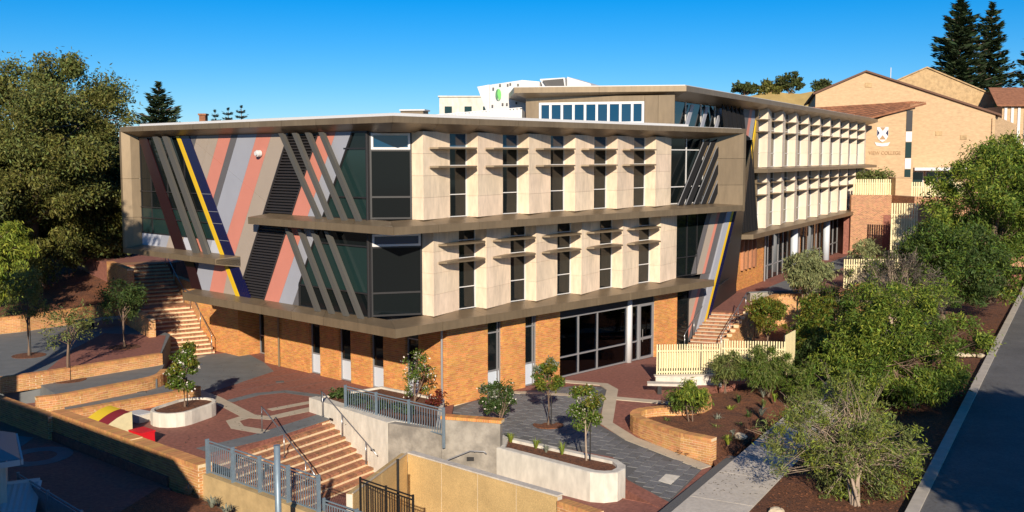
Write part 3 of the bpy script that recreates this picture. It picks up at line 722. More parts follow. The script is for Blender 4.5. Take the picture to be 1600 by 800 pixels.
ledge([tuple(PW(-2.4, 1.6).xy), tuple(PW(-.3, 0).xy), tuple(PW(39.6, 0).xy)], [tuple(PW(-.8, 2.2).xy), tuple(PW(.2, 1.2).xy), tuple(PW(39.4, 1.2).xy)], 9.36, 9.60, 9.72, 9.30, plen=3.8)
obj('wing_end_wall', MB().plan([tuple(PW(38.3, .95).xy), tuple(PW(38.6, .95).xy), tuple(PW(38.6, 14).xy), tuple(PW(38.3, 14).xy)], 5.6, 13.7), 'stone_wing', bld)
# wing ground floor: brick, glazing, pipes
wb = Bricks()
for a, b in ((-2.2, 4.75), (11.9, 15.4), (23.0, 26.2), (35.5, 39.0)):
    obj('brick_backing', MB().plan([tuple(PW(a, 1.52).xy), tuple(PW(b, 1.52).xy), tuple(PW(b, 2.0).xy), tuple(PW(a, 2.0).xy)], 1.0, 5.2), 'mortar', bld)
    wb.face(PW(a, 1.51).xy, PW(b, 1.51).xy, 1.3, 5.18, NWv.xy)
wb.face(PW(-2.2, 1.51).xy, PW(-2.2, 6).xy, 1.3, 5.18, -UW)
obj('brick_backing', MB().plan([tuple(PW(-2.18, 1.52).xy), tuple(PW(-1.9, 1.52).xy), tuple(PW(-1.9, 6).xy), tuple(PW(-2.18, 6).xy)], 1.0, 5.2), 'mortar', bld)
wb.build(bld, 'brick')
for k in range(4):
    t = -1.0 + .95 * k
    obj('brick_rib', MB().plan([tuple(PW(t, 1.30).xy), tuple(PW(t + .3, 1.30).xy), tuple(PW(t + .3, 1.50).xy), tuple(PW(t, 1.50).xy)], 2.9, 4.9), 'brick_dark', bld)
for a, b in ((4.78, 11.88), (15.42, 22.98), (26.22, 35.48)):
    n = 5
    window(FW, IWv, a, b, [1.5, 2.6, 5.0], 1.6, 'glass_dark', 'frame_grey', .09, cols=[a + (b - a) * k / n for k in range(1, n)])
    obj('wing_column', MB().tube([PW(b - .6, 1.0, 1.5), PW(b - .6, 1.0, 5.2)], .28, 16), 'panel_blue_white', bld, smooth=True)
for t in (4.6, 14.5, 24.3, 38.2): obj('downpipe', MB().tube([PW(t, 1.40, 1.5), PW(t, 1.40, 5.2)], .06, 8), 'frame_grey', bld)
# --- things on the roof
scr = thing('roof_screen', (-2.8, 57.5, 11.98), 'white ribbed metal plant screen standing on the front roof', 'screen')
for k in range(34):
    x = -5.9 + k * .188; zt = 12.55 + (x + 5.9) * .078
    y = 58.2 - (x + 5.9) * .05
    obj('screen_rib', MB().box(x, x + .13, y - .05, y + .06, 11.98, zt), 'roof_white', scr)
obj('screen_back', MB().prism([(-5.95, 58.27, 11.98), (.55, 57.95, 11.98), (.55, 57.95, 13.0), (-5.95, 58.27, 12.5)], (0, .05, 0)), 'roof_white', scr)
obj('screen_cap', MB().bar((-5.95, 58.2, 12.56), (.55, 57.9, 13.08), .16, .05), 'roof_white', scr)
obj('screen_return', MB().prism([(.55, 57.9, 11.98), (.55, 57.9, 13.05), (.95, 58.6, 12.6), (.95, 58.6, 11.98)], (0, .08, 0)), 'frame_grey', scr)
bxs = thing('roof_box', (-5.7, 60.0, 11.98), 'tan and white low box beside the ribbed roof screen', 'roof housing')
obj('body', MB().plan([(-6.3, 59.6), (-5.0, 59.3), (-4.8, 60.5), (-6.1, 60.8)], 11.98, 12.98), 'bronze', bxs)
obj('lid', MB().plan([(-6.35, 59.5), (-4.9, 59.2), (-4.7, 60.6), (-6.15, 60.9)], 12.98, 13.06), 'roof_white', bxs)
ac = thing('air_handler', (-.3, 62.5, 11.98), 'large white air conditioning unit with green leaf emblem on the roof', 'machine')
obj('body', MB().prism([(-1.3, 62, 12.0), (1.6, 61.5, 12.0), (1.6, 61.5, 14.75), (.6, 61.6, 14.85), (-1.3, 62, 14.6)], (.9, 2.6, 0)), 'roof_white', ac)
obj('hood', MB().prism([(-1.32, 62.05, 14.62), (-2.05, 62.2, 14.5), (-1.45, 62.05, 12.9), (-1.32, 62.05, 12.9)], (.9, 2.4, 0)), 'roof_white', ac)
obj('hood', MB().prism([(1.62, 61.5, 14.9), (3.05, 61.4, 14.98), (3.2, 61.4, 13.6), (2.2, 61.45, 13.3)], (.9, 2.6, 0)), 'roof_white', ac)
obj('intake_grille', MB().prism([(1.75, 61.3, 14.8), (2.95, 61.2, 14.9), (3.1, 61.2, 14.0), (2.4, 61.25, 13.9)], (.02, .08, 0)), 'frame_dark', ac)
obj('side_box', MB().prism([(3.2, 61.4, 12.0), (4.6, 61.8, 12.0), (4.6, 61.8, 14.65), (3.2, 61.4, 15.02)], (.9, 2.4, 0)), 'roof_white', ac)
lf = []
for k in range(13):
    t = math.pi * k / 12; lf.append((-.80 - .17 * math.sin(t), 61.80, 14.02 + .33 * math.cos(t)))
obj('emblem', MB().prism(lf + [(-.84, 61.80, 13.75), (-.78, 61.80, 14.2)], (0, .03, 0)), 'logo_dark_green', ac)
lf = [(-.80 + .17 * math.sin(math.pi * k / 12), 61.79, 14.02 + .33 * math.cos(math.pi * k / 12)) for k in range(13)]
obj('emblem', MB().prism(lf + [(-.78, 61.79, 13.75), (-.86, 61.79, 14.1)], (0, .03, 0)), 'logo_green', ac)
lt = MB()
for x, z in ((-1.15, 14.3), (-.75, 14.5), (-.3, 14.5), (-.15, 14.55), (.3, 14.5), (-1.2, 13.3), (-.6, 13.4), (-.35, 13.4), (.2, 13.45)):
    lt.box(x, x + .1, 61.42 + (1.6 - x) * .15, 61.9, z, z + .13)
obj('latch', lt, 'frame_dark', ac)
rb = thing('rooftop_room', (-3.3, 80, 8), 'cream flat roofed apartment block far behind the roof screen', 'building')
obj('wall', MB().box(-5.5, 1, 80, 88, 4, 14.9), 'concrete_white', rb)
obj('parapet', MB().box(-5.6, 1.1, 79.9, 88.1, 14.9, 15.0), 'concrete_white', rb)
for x in (-5.1, -3.6, -2.2): obj('window', MB().box(x, x + .55, 79.93, 80.1, 13.7, 14.2), 'glass_teal', rb)
ch = thing('chimney_block', (-33, 120, 10), 'small red brick chimney poking above the left roof edge', 'chimney')
obj('stack', MB().box(-35.6, -34.9, 120, 121, 8, 15.1), 'roof_tile', ch); obj('cap', MB().box(-35.7, -34.8, 119.9, 121.1, 15.1, 15.3), 'roof_tile', ch)

# ================================================================== GROUND, COURTS, ROAD
def gz(y): return max(-0.75, min(0.0, (y - 45) * 0.062))
def sheet(name, poly, lift, m, th=0.05, parent=None, zf=None):
    """paving laid on the sloping court: split where the slope breaks"""
    mb = MB(); zf = zf or (lambda x, y: gz(y))
    for lo, hi in ((-1e3, 32.9), (32.9, 45.0), (45.0, 1e3)):
        p = clip(clip(poly, lambda q: q[1] - lo), lambda q: hi - q[1])
        if area(p) > 1e-3: mb.prism([(q[0], q[1], zf(q[0], q[1]) + lift) for q in p], (0, 0, -th))
    return struct(name, mb, m, parent)
def strip(pts_a, pts_b): return list(pts_a) + list(reversed(list(pts_b)))
def bandpoly(path, wd):
    P = [V2(p) for p in path]; L_, R2 = [], []
    for k in range(len(P)):
        d0 = (P[k] - P[k - 1]).normalized() if k else (P[1] - P[0]).normalized()
        d1 = (P[k + 1] - P[k]).normalized() if k < len(P) - 1 else d0
        n = perp_left((d0 + d1).normalized()); L_.append(tuple(P[k] + n * wd / 2)); R2.append(tuple(P[k] - n * wd / 2))
    return L_, R2
def bandsheet(name, path, wd, lift, m, parent=None, flat=False):
    L_, R2 = bandpoly(path, wd); mb = MB()
    for k in range(len(path) - 1):
        quad = [L_[k], L_[k + 1], R2[k + 1], R2[k]]
        for lo, hi in ((-1e3, 32.9), (32.9, 45.0), (45.0, 1e3)):
            p = clip(clip(quad, lambda q: q[1] - lo), lambda q: hi - q[1])
            if area(p) > 1e-3: mb.prism([(q[0], q[1], (0 if flat else gz(q[1])) + lift) for q in p], (0, 0, -.03))
    return struct(name, mb, m, parent)
def inside(p, poly):
    c = False; n = len(poly)
    for i in range(n):
        x0, y0 = poly[i]; x1, y1 = poly[(i + 1) % n]
        if (y0 > p[1]) != (y1 > p[1]) and p[0] < (x1 - x0) * (p[1] - y0) / (y1 - y0) + x0: c = not c
    return c
# distant ground sheet with a gentle rise to the right, behind the school
N = 60; gv = []; gf = []
xs = np.concatenate([np.linspace(-900, -60, 8), np.linspace(-50, 80, 27), np.linspace(100, 900, 8)])
ys = np.concatenate([np.linspace(-200, 0, 5), np.linspace(10, 130, 25), np.linspace(160, 1500, 10)])
for y in ys:
    for x in xs:
        z = -2.3
        if y > 62: z = -2.3 if y < 97 else min(7.0, -2.3 + (y - 97) * .5)
        if x > 20 and y > 40: z = max(z, -.9)
        gv.append((x, y, z))
nx = len(xs)
for j in range(len(ys) - 1):
    for i in range(nx - 1): gf.append((j * nx + i, j * nx + i + 1, (j + 1) * nx + i + 1, (j + 1) * nx + i))
g_ = MB(); g_.v = gv; g_.f = gf; struct('ground', g_, 'soil_ground')
# red court in front of the left front
struct('court_paving', MB().plan([(-21.3, 42.45), (-11.25, 33.25), (-10.55, 35.3), (-7.26, 41.0), (-4.7, 38.75), (-2.45, 37.2), (-2.45, 52), (-9, 60), (-19, 60), (-25, 50)], -2.2, 0.0), 'red_paving')
# red court of the entrance side (sloping)
struct_r = sheet('entrance_paving', [(-2.6, 37.1), (-.3, 36.6), (3.4, 34.8), (5.0, 32.0), (5.6, 32.6), (7.1, 36.35), (5.4, 38.7), (4.75, 40.2), (5.2, 41.4), (6.4, 41.9), (8.2, 43.0), (8.5, 46.0), (9.6, 47.3), (12.6, 47.5), (14.5, 52), (12.0, 58), (-2.45, 52)], 0.0, 'red_paving', 1.4)
# bands and patches, left court
bandsheet('cream_path_band', [(-14.85, 46.7), (-12.9, 44.5), (-10.6, 41.35), (-9.7, 41.05), (-8.55, 42.3), (-7.3, 43.6), (-6.3, 44.5)], 0.62, 0.005, 'cream_band', flat=True)
bandsheet('cream_path_band', [(-10.0, 42.4), (-8.0, 44.3), (-6.9, 45.2)], 0.42, 0.0045, 'cream_band', flat=True)
bandsheet('cream_path_band', [(-9.35, 38.9), (-10.6, 39.6), (-11.05, 40.6), (-10.7, 41.2)], 0.55, 0.0042, 'cream_band', flat=True)
bandsheet('grey_path_band', [(-12.1, 43.9), (-11.2, 45.3), (-10.1, 45.8), (-8.6, 45.0), (-7.5, 44.2)], 0.5, 0.004, 'slate_paving', flat=True)
bandsheet('grey_path_band', [(-11.0, 36.4), (-9.4, 38.2), (-6.9, 42.4)], 0.9, 0.0035, 'slate_paving', flat=True)
sheet('ramp_paving', [(-14.6, 46.9), (-13.4, 45.5), (-11.6, 50.2), (-12.6, 52.4), (-14.4, 55.4), (-16.4, 54.3), (-16.9, 51.5)], 0.006, 'slate_paving', .04, zf=lambda x, y: 0)
bandsheet('ramp_border', [(-14.9, 46.6), (-17.0, 51.4), (-16.2, 54.2)], .35, .010, 'cream_band', flat=True)
# grey pavers, one by one, on a dark bed
GP = [(-2.55, 43.3), (-0.2, 45.55), (2.9, 46.95), (4.1, 46.8), (4.24, 46.0), (3.51, 41.4), (3.53, 40.84), (4.44, 38.94), (6.73, 36.04), (5.75, 34.2), (5.1, 33.0), (3.95, 35.0), (3.7, 37.2), (-.3, 39.4), (-.4, 37.2), (-2.55, 38.6)]
bed = struct_r
tris = [GP[:4] + [GP[4], GP[5]], [GP[0], GP[5], GP[6], GP[13]], [GP[6], GP[7], GP[12], GP[13]], [GP[7], GP[8], GP[9], GP[10], GP[11], GP[12]], [GP[0], GP[13], GP[14], GP[15]]]
for t_ in tris: sheet('paver_bed', t_, .003, 'paving_bed', .02, parent=bed)
pv = []; pu = Vector((0.4827, 0.8758)); pp = Vector((0.8758, -0.4827)); pl, pw = 0.60, 0.40
for i in range(-10, 40):
    for j in range(-40, 40):
        c = Vector((-2.5, 33)) + pu * (i * pl + (pl / 2 if j % 2 else 0)) + pp * (j * pw)
        if all(inside(c + pu * a * .24 + pp * b * .15, GP) for a in (-1, 1) for b in (-1, 1)): pv.append(c)
def tri_paver(c):
    e = Vector((pu.x, pu.y, (gz(c.y + .3) - gz(c.y - .3)) / .6 * pu.y)); f_ = Vector((pp.x, pp.y, (gz(c.y + .3) - gz(c.y - .3)) / .6 * pp.y))
    o = Vector((c.x, c.y, gz(c.y) + .004)) - e * (pl / 2 - .004) - f_ * (pw / 2 - .004)
    return o, e * (pl - .008), f_ * (pw - .008), Vector((0, 0, random.uniform(.022, .027)))
ubm = {}
pv.sort(key=lambda c: c.length)
pme = bpy.data.meshes.new('paver')
pme.from_pydata([(0, 0, 0), (1, 0, 0), (1, 1, 0), (0, 1, 0), (.006, .008, 1), (.994, .008, 1), (.994, .992, 1), (.006, .992, 1)], [], [(7, 6, 5, 4), (0, 1, 5, 4), (1, 2, 6, 5), (2, 3, 7, 6), (3, 0, 4, 7)])
pme.materials.append(MATS['grey_paver'])
rest = MB()
for k, c in enumerate(pv):
    o, e, f_, h_ = tri_paver(c)
    if k < 300:
        M = Matrix.Identity(4)
        for r in range(3): M[r][0] = e[r]; M[r][1] = f_[r]; M[r][2] = h_[r]; M[r][3] = o[r]
        inst('paver', pme, M, bed)
    else:
        rest.prism([o, o + e, o + e + f_, o + f_], h_)
if rest.v: tag(obj('pavers_further_off', rest, 'grey_paver', bed), kind='stuff')
bandsheet('cream_path_band', [(2.3, 47.9), (4.2, 47.15), (4.5, 46.1), (4.05, 43.0), (3.78, 41.1), (4.55, 39.2), (6.85, 36.1)], 0.52, 0.033, 'cream_band', parent=bed)
bandsheet('cream_path_band', [(-0.2, 45.6), (2.2, 45.1), (4.6, 44.5), (6.7, 43.85)], 0.42, 0.034, 'cream_band', parent=bed)
mh = struct('manhole_cover', MB().prism([(5.34, 35.44, gz(35.44) + .032), (5.79, 35.22, gz(35.22) + .032), (5.37, 34.46, gz(34.46) + .032), (4.99, 34.78, gz(34.78) + .032)], (0, 0, .01)), 'concrete_white', bed)
# lower walk beyond the sand coloured wall, lower landing, lower left yard
struct('lower_walk', MB().prism([(-3.4, 34.9, -.98), (-.3, 36.5, -.95), (3.2, 33.9, -.80), (5.2, 32.4, -.76), (1.4, 30.2, -.9)], (0, 0, -1)), 'red_paving')
struct('walk_patch', MB().prism([(-1.6, 35.2, -.944), (-.75, 36.05, -.944), (-.1, 35.55, -.938), (-.95, 34.7, -.938)], (0, 0, .012)), 'slate_paving')
tb = MB()
for k in range(9):
    p0 = Vector((-2.75 + k * .13, 35.05 + k * .055, -.955)); tb.prism([p0, p0 + Vector((.115, .05, 0)), p0 + Vector((.115 - .55, .05 + .65, 0)), p0 + Vector((-.55, .65, 0))], (0, 0, .02))
struct('brick_landing', tb, 'brick_front')
struct('lower_landing', MB().plan([(-9.5, 30.5), (-4.6, 26), (-2.0, 33), (-2.45, 36.9), (-4.8, 38.3), (-9.5, 36)], -2.2, -1.64), 'red_paving')
struct('yard_paving', MB().plan([(-40, 20), (-11.5, 20), (-11.0, 33.0), (-21.2, 42.2), (-40, 58)], -2.2, -.30), 'red_paving')
struct('front_bed', MB().plan([(-11.4, 33.0), (-9.5, 31.6), (-5.0, 27.4), (-6, 25.5), (-12, 29.5)], -2.2, -.24), 'mulch')
rg = MB(); n_ = 40
for a, b in ((1.0, .55),):
    pts = [(-17.0 + 1.15 * math.cos(2 * math.pi * k / n_), 36.7 + 1.25 * math.sin(2 * math.pi * k / n_)) for k in range(n_)]
    inn = [(-17.0 + .62 * math.cos(2 * math.pi * k / n_), 36.7 + .68 * math.sin(2 * math.pi * k / n_)) for k in range(n_)]
    for k in range(n_): rg.plan([pts[k], pts[(k + 1) % n_], inn[(k + 1) % n_], inn[k]], -.30, -.292)
struct('paving_ring', rg, 'slate_paving'); struct('paving_square', MB().plan([(-19.4, 38.5), (-18.2, 38.0), (-18.3, 39.2), (-19.4, 39.6)], -.30, -.293), 'slate_paving')
# terraces on the left
def terrace(name, poly, z, m): return struct(name, MB().plan(poly, -1.0, z), m)
terrace('terrace_paving', [(-17.5, 40.6), (-16.9, 40.9), (-14.2, 43.9), (-15.4, 45.6), (-18.4, 42.0)], .34, 'slate_paving')
terrace('terrace_paving', [(-18.3, 41.6), (-15.5, 45.0), (-16.3, 48.4), (-20.2, 44.0)], .74, 'slate_paving')
terrace('terrace_paving', [(-21.2, 43.1), (-20.1, 43.8), (-16.4, 48.1), (-17.9, 54.2), (-22.5, 60), (-26.5, 55.0), (-30, 50)], 1.14, 'slate_paving')
struct('terrace_red_paving', MB().plan([(-20.2, 44.6), (-16.5, 48.3), (-18.0, 53.8), (-21.5, 54.5), (-21.2, 49.5)], 1.10, 1.146), 'red_paving')
struct('garden_bank', MB().prism([(-40, 50, 1.7), (-26.2, 55.2, 1.75), (-22.8, 60.0, 1.9), (-24.3, 64, 3.0), (-28, 72, 4.0), (-50, 80, 4.0)], (0, 0, -3)), 'mulch')
struct('upper_terrace', MB().plan([(-23.4, 61.6), (-20.4, 63.2), (-20, 75), (-40, 90), (-32, 72)], 1, 4.02), 'red_paving')
# footpath, dark drain strip, beds, kerb and road: all parallel to the wing
def along(x0, y0, t, o): return (x0 + UW.x * t + .8758 * o, y0 + UW.y * t - .4827 * o)
def lane(name, x0, y0, t0, t1, o0, o1, z, m, th=.3, z1=None):
    z1 = z if z1 is None else z1
    a, b, c, d = along(x0, y0, t0, o0), along(x0, y0, t1, o0), along(x0, y0, t1, o1), along(x0, y0, t0, o1)
    return struct(name, MB().prism([(*a, z), (*b, z), (*c, z1), (*d, z1)], (0, 0, -th)), m)
PX, PY = 6.9, 35.7
mbp = None
fp = thing('footpath_slabs', (PX, PY, -.6), '', '')
fp['kind'] = 'structure'; fp.name = 'footpath'; ORG['footpath'] = Vector((PX, PY, -.6))
for k in range(16):
    t0 = -9 + k * 3.0
    a = [along(PX, PY, t0 + .012, .34), along(PX, PY, t0 + 2.988, .34), along(PX, PY, t0 + 2.988, 2.42), along(PX, PY, t0 + .012, 2.42)]
    obj('path_slab', MB().plan(a, -.8, -.50), 'concrete_path', fp)
lane('drain_strip', PX, PY, -9, 2.2, -.02, .34, -.53, 'paving_bed')
lane('path_joint_bed', PX, PY, -9, 39, .34, 2.42, -.53, 'paving_bed')
struct('garden_bed', MB().prism([(*along(PX, PY, .6, -.0), -.50), (*along(PX, PY, 40, .33), -.48), (*along(PX, PY, 40, -5), .9), (13.2, 58.2, .1), (12.2, 47.2, -.06), (8.4, 45.6, -.1), (7.4, 41.0, -.15)], (0, 0, -.8)), 'mulch')
lane('verge_bed', PX, PY, -9, 60, 2.43, 8.35, -.52, 'mulch', .6, -.06)
KX, KY = 11.6, 30.0
kerb = lane('kerb', KX, KY, -10, 75, .01, .35, .005, 'paving_bed', .5)
for k in range(34):
    a = [along(KX, KY, -10 + 2.5 * k + .008, 0), along(KX, KY, -7.5 + 2.5 * k - .008, 0), along(KX, KY, -7.5 + 2.5 * k - .008, .36), along(KX, KY, -10 + 2.5 * k + .008, .36)]
    obj('kerb_block', MB().plan(a, -.4, .03 + random.uniform(-.004, .004)), 'kerb_concrete', kerb)
lane('road', KX, KY, -10, 75, .36, 14, -.04, 'asphalt', .4)
lane('far_verge', KX, KY, -10, 75, 14, 40, .05, 'mulch', .6)
# upper court in front of the wing
struct('wing_court', MB().plan([(11.35, 59.45), (12.95, 58.7), (13.9, 60.2), (15.8, 63.0), (20.2, 63.9), (36, 93), tuple(PW(38, 1.6).xy), tuple(PW(-2.2, 1.6).xy), (12.8, 66.5), (10, 61)], -.3, 1.62), 'red_paving')
struct('wing_court_strip', MB().plan([tuple(PW(-1.0, .2).xy), tuple(PW(34, .2).xy), tuple(PW(34, -1.6).xy), tuple(PW(-.5, -1.6).xy)], 1.60, 1.626), 'slate_paving')

# ================================================================== STAIRS, WALLS, FENCES
def stairs(name, label, P0, across, width, up, n, rise, run, z0, back=0.0, landing=None, m='cream_band', base=None):
    """P0: left end of the lowest nosing; brick-on-edge nosing laid on each step"""
    A = V2(P0); ac = Vector(across).normalized(); u = Vector(up).normalized()
    root = thing(name, (A.x, A.y, z0), label, 'stairs')
    run_at = 0.0; z = z0
    for k in range(n):
        z += rise
        p = A + u * run_at; nxt = run
        if landing and k == landing[0]: nxt = landing[1]
        q = p + u * (nxt + (back if k == n - 1 else 0.06))
        st = obj('step', MB().plan([p, p + ac * width, q + ac * width, q], (z0 if base is None else base) - .2, z - .07), m, root)
        tr = MB(); nb = int(width / .086); dp = .23
        for j in range(nb):
            a0 = p - u * .012 + ac * (j * width / nb + .004); a1 = p - u * .012 + ac * ((j + 1) * width / nb - .004)
            zz = z + random.uniform(-.002, .002)
            tr.plan([a0, a1, a1 + u * dp, a0 + u * dp], z - .085, zz)
        tag(obj('nosing_bricks', tr, 'brick_dark', st), kind='stuff')
        q2 = q
        obj('tread', MB().plan([p + u * dp, p + u * dp + ac * width, q2 + ac * width, q2], z - .075, z - .004), 'brick_dark', st)
        run_at += nxt
    return root
# front stairs down from the court
dS = Vector((.655, -.755)); nS = Vector((-.53, -.85)).normalized(); A0 = Vector((-7.24, 41.0))
nst = 10
Pb = A0 + dS.normalized() * (.38 * (nst - 1)) 
front_stairs = stairs('brick_stairs', 'wide brick stairs going down from the red court beside the white wall', Pb, nS, 6.35, -dS, nst, .165, .38, -1.65, m='mortar')
def rail(name, label, pts, posts, m='steel_rail', r=.024, group=None, foot=True):
    root = thing(name, tuple(Vector(posts[0][0])), label, 'handrail', group)
    obj('rail', MB().tube(pts, r, 8), m, root, smooth=True)
    for a, b in posts:
        po = obj('post', MB().tube([a, b], r * .9, 8), m, root, smooth=True)
        if foot: obj('base_plate', MB().tube([Vector(a), Vector(a) + Vector((0, 0, .012))], r * 2.2, 10), m, po)
    return root
dn = dS.normalized()
B0 = Vector((-9.15, 38.2))
def onst(P, k, h): # point on the stair line k steps down
    q = P + dn * (.38 * k); return (q.x, q.y, -.165 * k + h)
rail('handrail', 'steel handrail down the middle of the front brick stairs', [onst(B0, -.9, .55), onst(B0, -.9, .95), onst(B0, -.2, .95), onst(B0, 8.2, .95), onst(B0, 9.4, .85)], [(onst(B0, -.9, 0), onst(B0, -.9, .93)), (onst(B0, 3.5, .08), onst(B0, 3.5, .95)), (onst(B0, 7.5, .08), onst(B0, 7.5, .95))])
R0 = A0 + nS * .22 - dn * .1
rail('handrail', 'steel handrail on posts along the white wall of the front stairs', [onst(R0, -.8, .5), onst(R0, -.8, .95), onst(R0, -.2, .97), onst(R0, 8.0, .92), onst(R0, 9.6, .9)], [(onst(R0, -.6, 0), onst(R0, -.6, .95)), (onst(R0, 3.2, .08), onst(R0, 3.2, .94)), (onst(R0, 7.6, .08), onst(R0, 7.6, .92))])
# white side wall and grey retaining wall
ww = thing('stair_side_wall', (-6.5, 40.1, -2), 'white concrete wall along the right side of the front stairs', 'wall')
wn = Vector((.746, .666)); q = [Vector((-8.30, 42.05)), Vector((-4.62, 38.02)), Vector((-4.35, 38.27)), Vector((-8.03, 42.3))]
obj('wall', MB().plan(q, -2.0, .60), 'concrete_white', ww)
for s in (.28, .80):
    p = q[0].lerp(q[1], s); zl = .30 - s * 1.25
    d_ = (q[1] - q[0]).normalized(); o = Vector((-wn.x, -wn.y)) * .015
    obj('step_light', MB().prism([(*(p + o), zl), (*(p + o + d_ * .26), zl), (*(p + o + d_ * .26), zl + .10), (*(p + o), zl + .10)], (wn.x * .03, wn.y * .03, 0)), 'frame_dark', ww)
gw_ = thing('retaining_wall', (-2.5, 37.2, -2), 'grey concrete retaining wall with orange brick coping beside the planter', 'wall')
obj('wall', MB().plan([(-4.60, 38.0), (-2.55, 36.95), (-2.45, 37.25), (-4.36, 38.25)], -2.0, .58), 'concrete_grey', gw_)
obj('wall', MB().plan([(-2.54, 36.96), (-.42, 36.32), (-.34, 36.62), (-2.44, 37.26)], -2.0, 1.0), 'concrete_grey', gw_)
cb = Bricks(); a_, b_ = Vector((-2.58, 36.93)), Vector((-.38, 36.27)); d_ = (b_ - a_).normalized(); n_ = perp_left(d_); m_ = 26
cpm = unit_brick('brick')
for j in range(m_):
    p = a_ + d_ * ((b_ - a_).length * j / m_ + .004)
    M = Matrix.Identity(4); e = d_ * ((b_ - a_).length / m_ - .008); f_ = n_ * .39
    for r, (x, y, z_) in enumerate(((e.x, f_.x, 0), (e.y, f_.y, 0), (0, 0, .11))): M[r][0] = x; M[r][1] = y; M[r][2] = z_
    M[0][3], M[1][3], M[2][3] = p.x, p.y, 1.112 + random.uniform(-.002, .002)
    inst('coping_brick', cpm, M, gw_)
obj('coping_mortar', MB().plan([a_ + n_ * .01, b_ + n_ * .01, b_ + n_ * .38, a_ + n_ * .38], 1.0, 1.098), 'mortar', gw_)
obj('step_light', MB().box(-1.62, -1.36, 36.55, 36.62, -.42, -.30), 'frame_dark', gw_)
rail('handrail', 'steel wall handrail rising along the grey retaining wall', [(-4.3, 37.55, -.95), (-2.6, 36.72, -.55), (-1.5, 36.42, -.02), (-1.0, 36.28, 0.0), (-.9, 36.26, -.08)], [((-2.35, 36.9, -.55), (-2.4, 36.68, -.48)), ((-1.3, 36.55, -.1), (-1.33, 36.37, -.03))], 'frame_grey', foot=False)
# steel fences
def bar_fence(name, label, A, B, z0, z1, npan, nbar, m, post=(.06, .10), bar=.016, group=None, cat='fence', drop=0.0, slope=0.0, raised=.1):
    A, B = V2(A), V2(B); d = (B - A).normalized(); ln = (B - A).length; c = (A + B) / 2
    root = thing(name, (c.x, c.y, z0), label, cat, group)
    zz = lambda t: slope * t
    n3 = Vector((-d.y, d.x, 0))
    for k in range(npan + 1):
        p = A + d * ln * k / npan
        obj('post', MB().bar((p.x, p.y, z0 - drop + zz(k / npan)), (p.x, p.y, z1 + zz(k / npan) + .03), post[0], post[1], n3), m, root)
    for k in range(npan):
        p, q = A + d * (ln * k / npan + .05), A + d * (ln * (k + 1) / npan - .05); t0, t1 = k / npan, (k + 1) / npan
        for z in (z1 - .02, z1 - raised - .02, z0 + .07):
            obj('rail', MB().bar((p.x, p.y, z + zz(t0)), (q.x, q.y, z + zz(t1)), .035, .035), m, root)
        hb = z1 - raised - .03 - z0 - .08
        if not hasattr(bar_fence, 'me'): bar_fence.me = {}
        if m not in bar_fence.me:
            bm_ = MB().box(-.5, .5, -.5, .5, 0, 1); bar_fence.me[m] = mesh_of('baluster', bm_.v, bm_.f, m)
        for j in range(nbar):
            t = (j + 1) / (nbar + 1); r_ = p + (q - p) * t
            M = Matrix.Translation((r_.x, r_.y, z0 + .08 + zz(t0 + (t1 - t0) * t))) @ Matrix.Rotation(math.atan2(d.y, d.x), 4, 'Z') @ Matrix.Diagonal((bar, bar * 1.6, hb, 1))
            inst('baluster', bar_fence.me[m], M, root)
    return root
bar_fence('steel_fence', 'blue grey galvanised steel fence above the mossy concrete kerb, in front of the stairs', (-9.63, 32.35), (-5.43, 28.6), .42, 1.5, 4, 11, 'steel_galv', post=(.05, .12))
bar_fence('steel_fence', 'lower stretch of galvanised fence at the bottom edge by the pole', (-5.36, 28.95), (-3.2, 27.1), -.35, .72, 2, 11, 'steel_galv', post=(.05, .11))
bar_fence('steel_fence', 'galvanised steel fence fixed on top of the white wall beside the stairs', (-6.55, 40.45), (-2.45, 36.72), .42, 1.45, 3, 12, 'steel_galv', drop=.42)
kb = thing('fence_kerb', (-7.5, 30.5, -.5), 'mossy tan concrete upstand under the galvanised fence', 'kerb')
for k in range(3):
    a_ = Vector((-9.85, 32.42)) + Vector((.746, -.666)) * 2.1 * k; b_ = a_ + Vector((.746, -.666)) * 2.09
    n_ = Vector((.666, .746))
    obj('block', MB().plan([a_ - n_ * .06, b_ - n_ * .06, b_ + n_ * .3, a_ + n_ * .3], -1.7, .42), 'mossy_concrete', kb)
# galvanised pole near the fence
pl_ = thing('steel_pole', (-6.2, 27.0, -1.6), 'round galvanised steel pole standing in front of the blue grey fence', 'pole')
obj('shaft', MB().tube([(-6.2, 27.0, -1.6), (-6.2, 27.0, 2.80)], .085, 16), 'steel_galv', pl_, smooth=True)
obj('cap', MB().tube([(-6.2, 27.0, 2.80), (-6.2, 27.0, 2.83)], .092, 16), 'steel_galv', pl_)
# sand coloured L-shaped wall
sw = thing('rendered_wall', (-1.5, 32.5, -2.5), 'L shaped sand coloured rendered wall with pale joints in the foreground', 'wall')
cA_, cB_, cC_ = Vector((-3.55, 34.7)), Vector((1.35, 30.15)), Vector((-4.75, 30.4))
def wallpanels(A, B, n, z0, z1, th, side, m):
    d = (B - A).normalized(); nn = perp_left(d) * side; ln = (B - A).length
    for k in range(n):
        a, b = A + d * (ln * k / n + .012), A + d * (ln * (k + 1) / n - .012)
        obj('wall_panel', MB().plan([a, b, b + nn * th, a + nn * th], z0, z1), m, sw)
    obj('wall_backing', MB().plan([A + nn * .012, B + nn * .012, B + nn * (th - .012), A + nn * (th - .012)], z0, z1 - .012), 'concrete_white', sw)
wallpanels(cA_, cB_, 4, -2.5, .38, .22, 1, 'sand_render')
wallpanels(cC_, cA_, 2, -2.5, .38, .22, 1, 'sand_render')
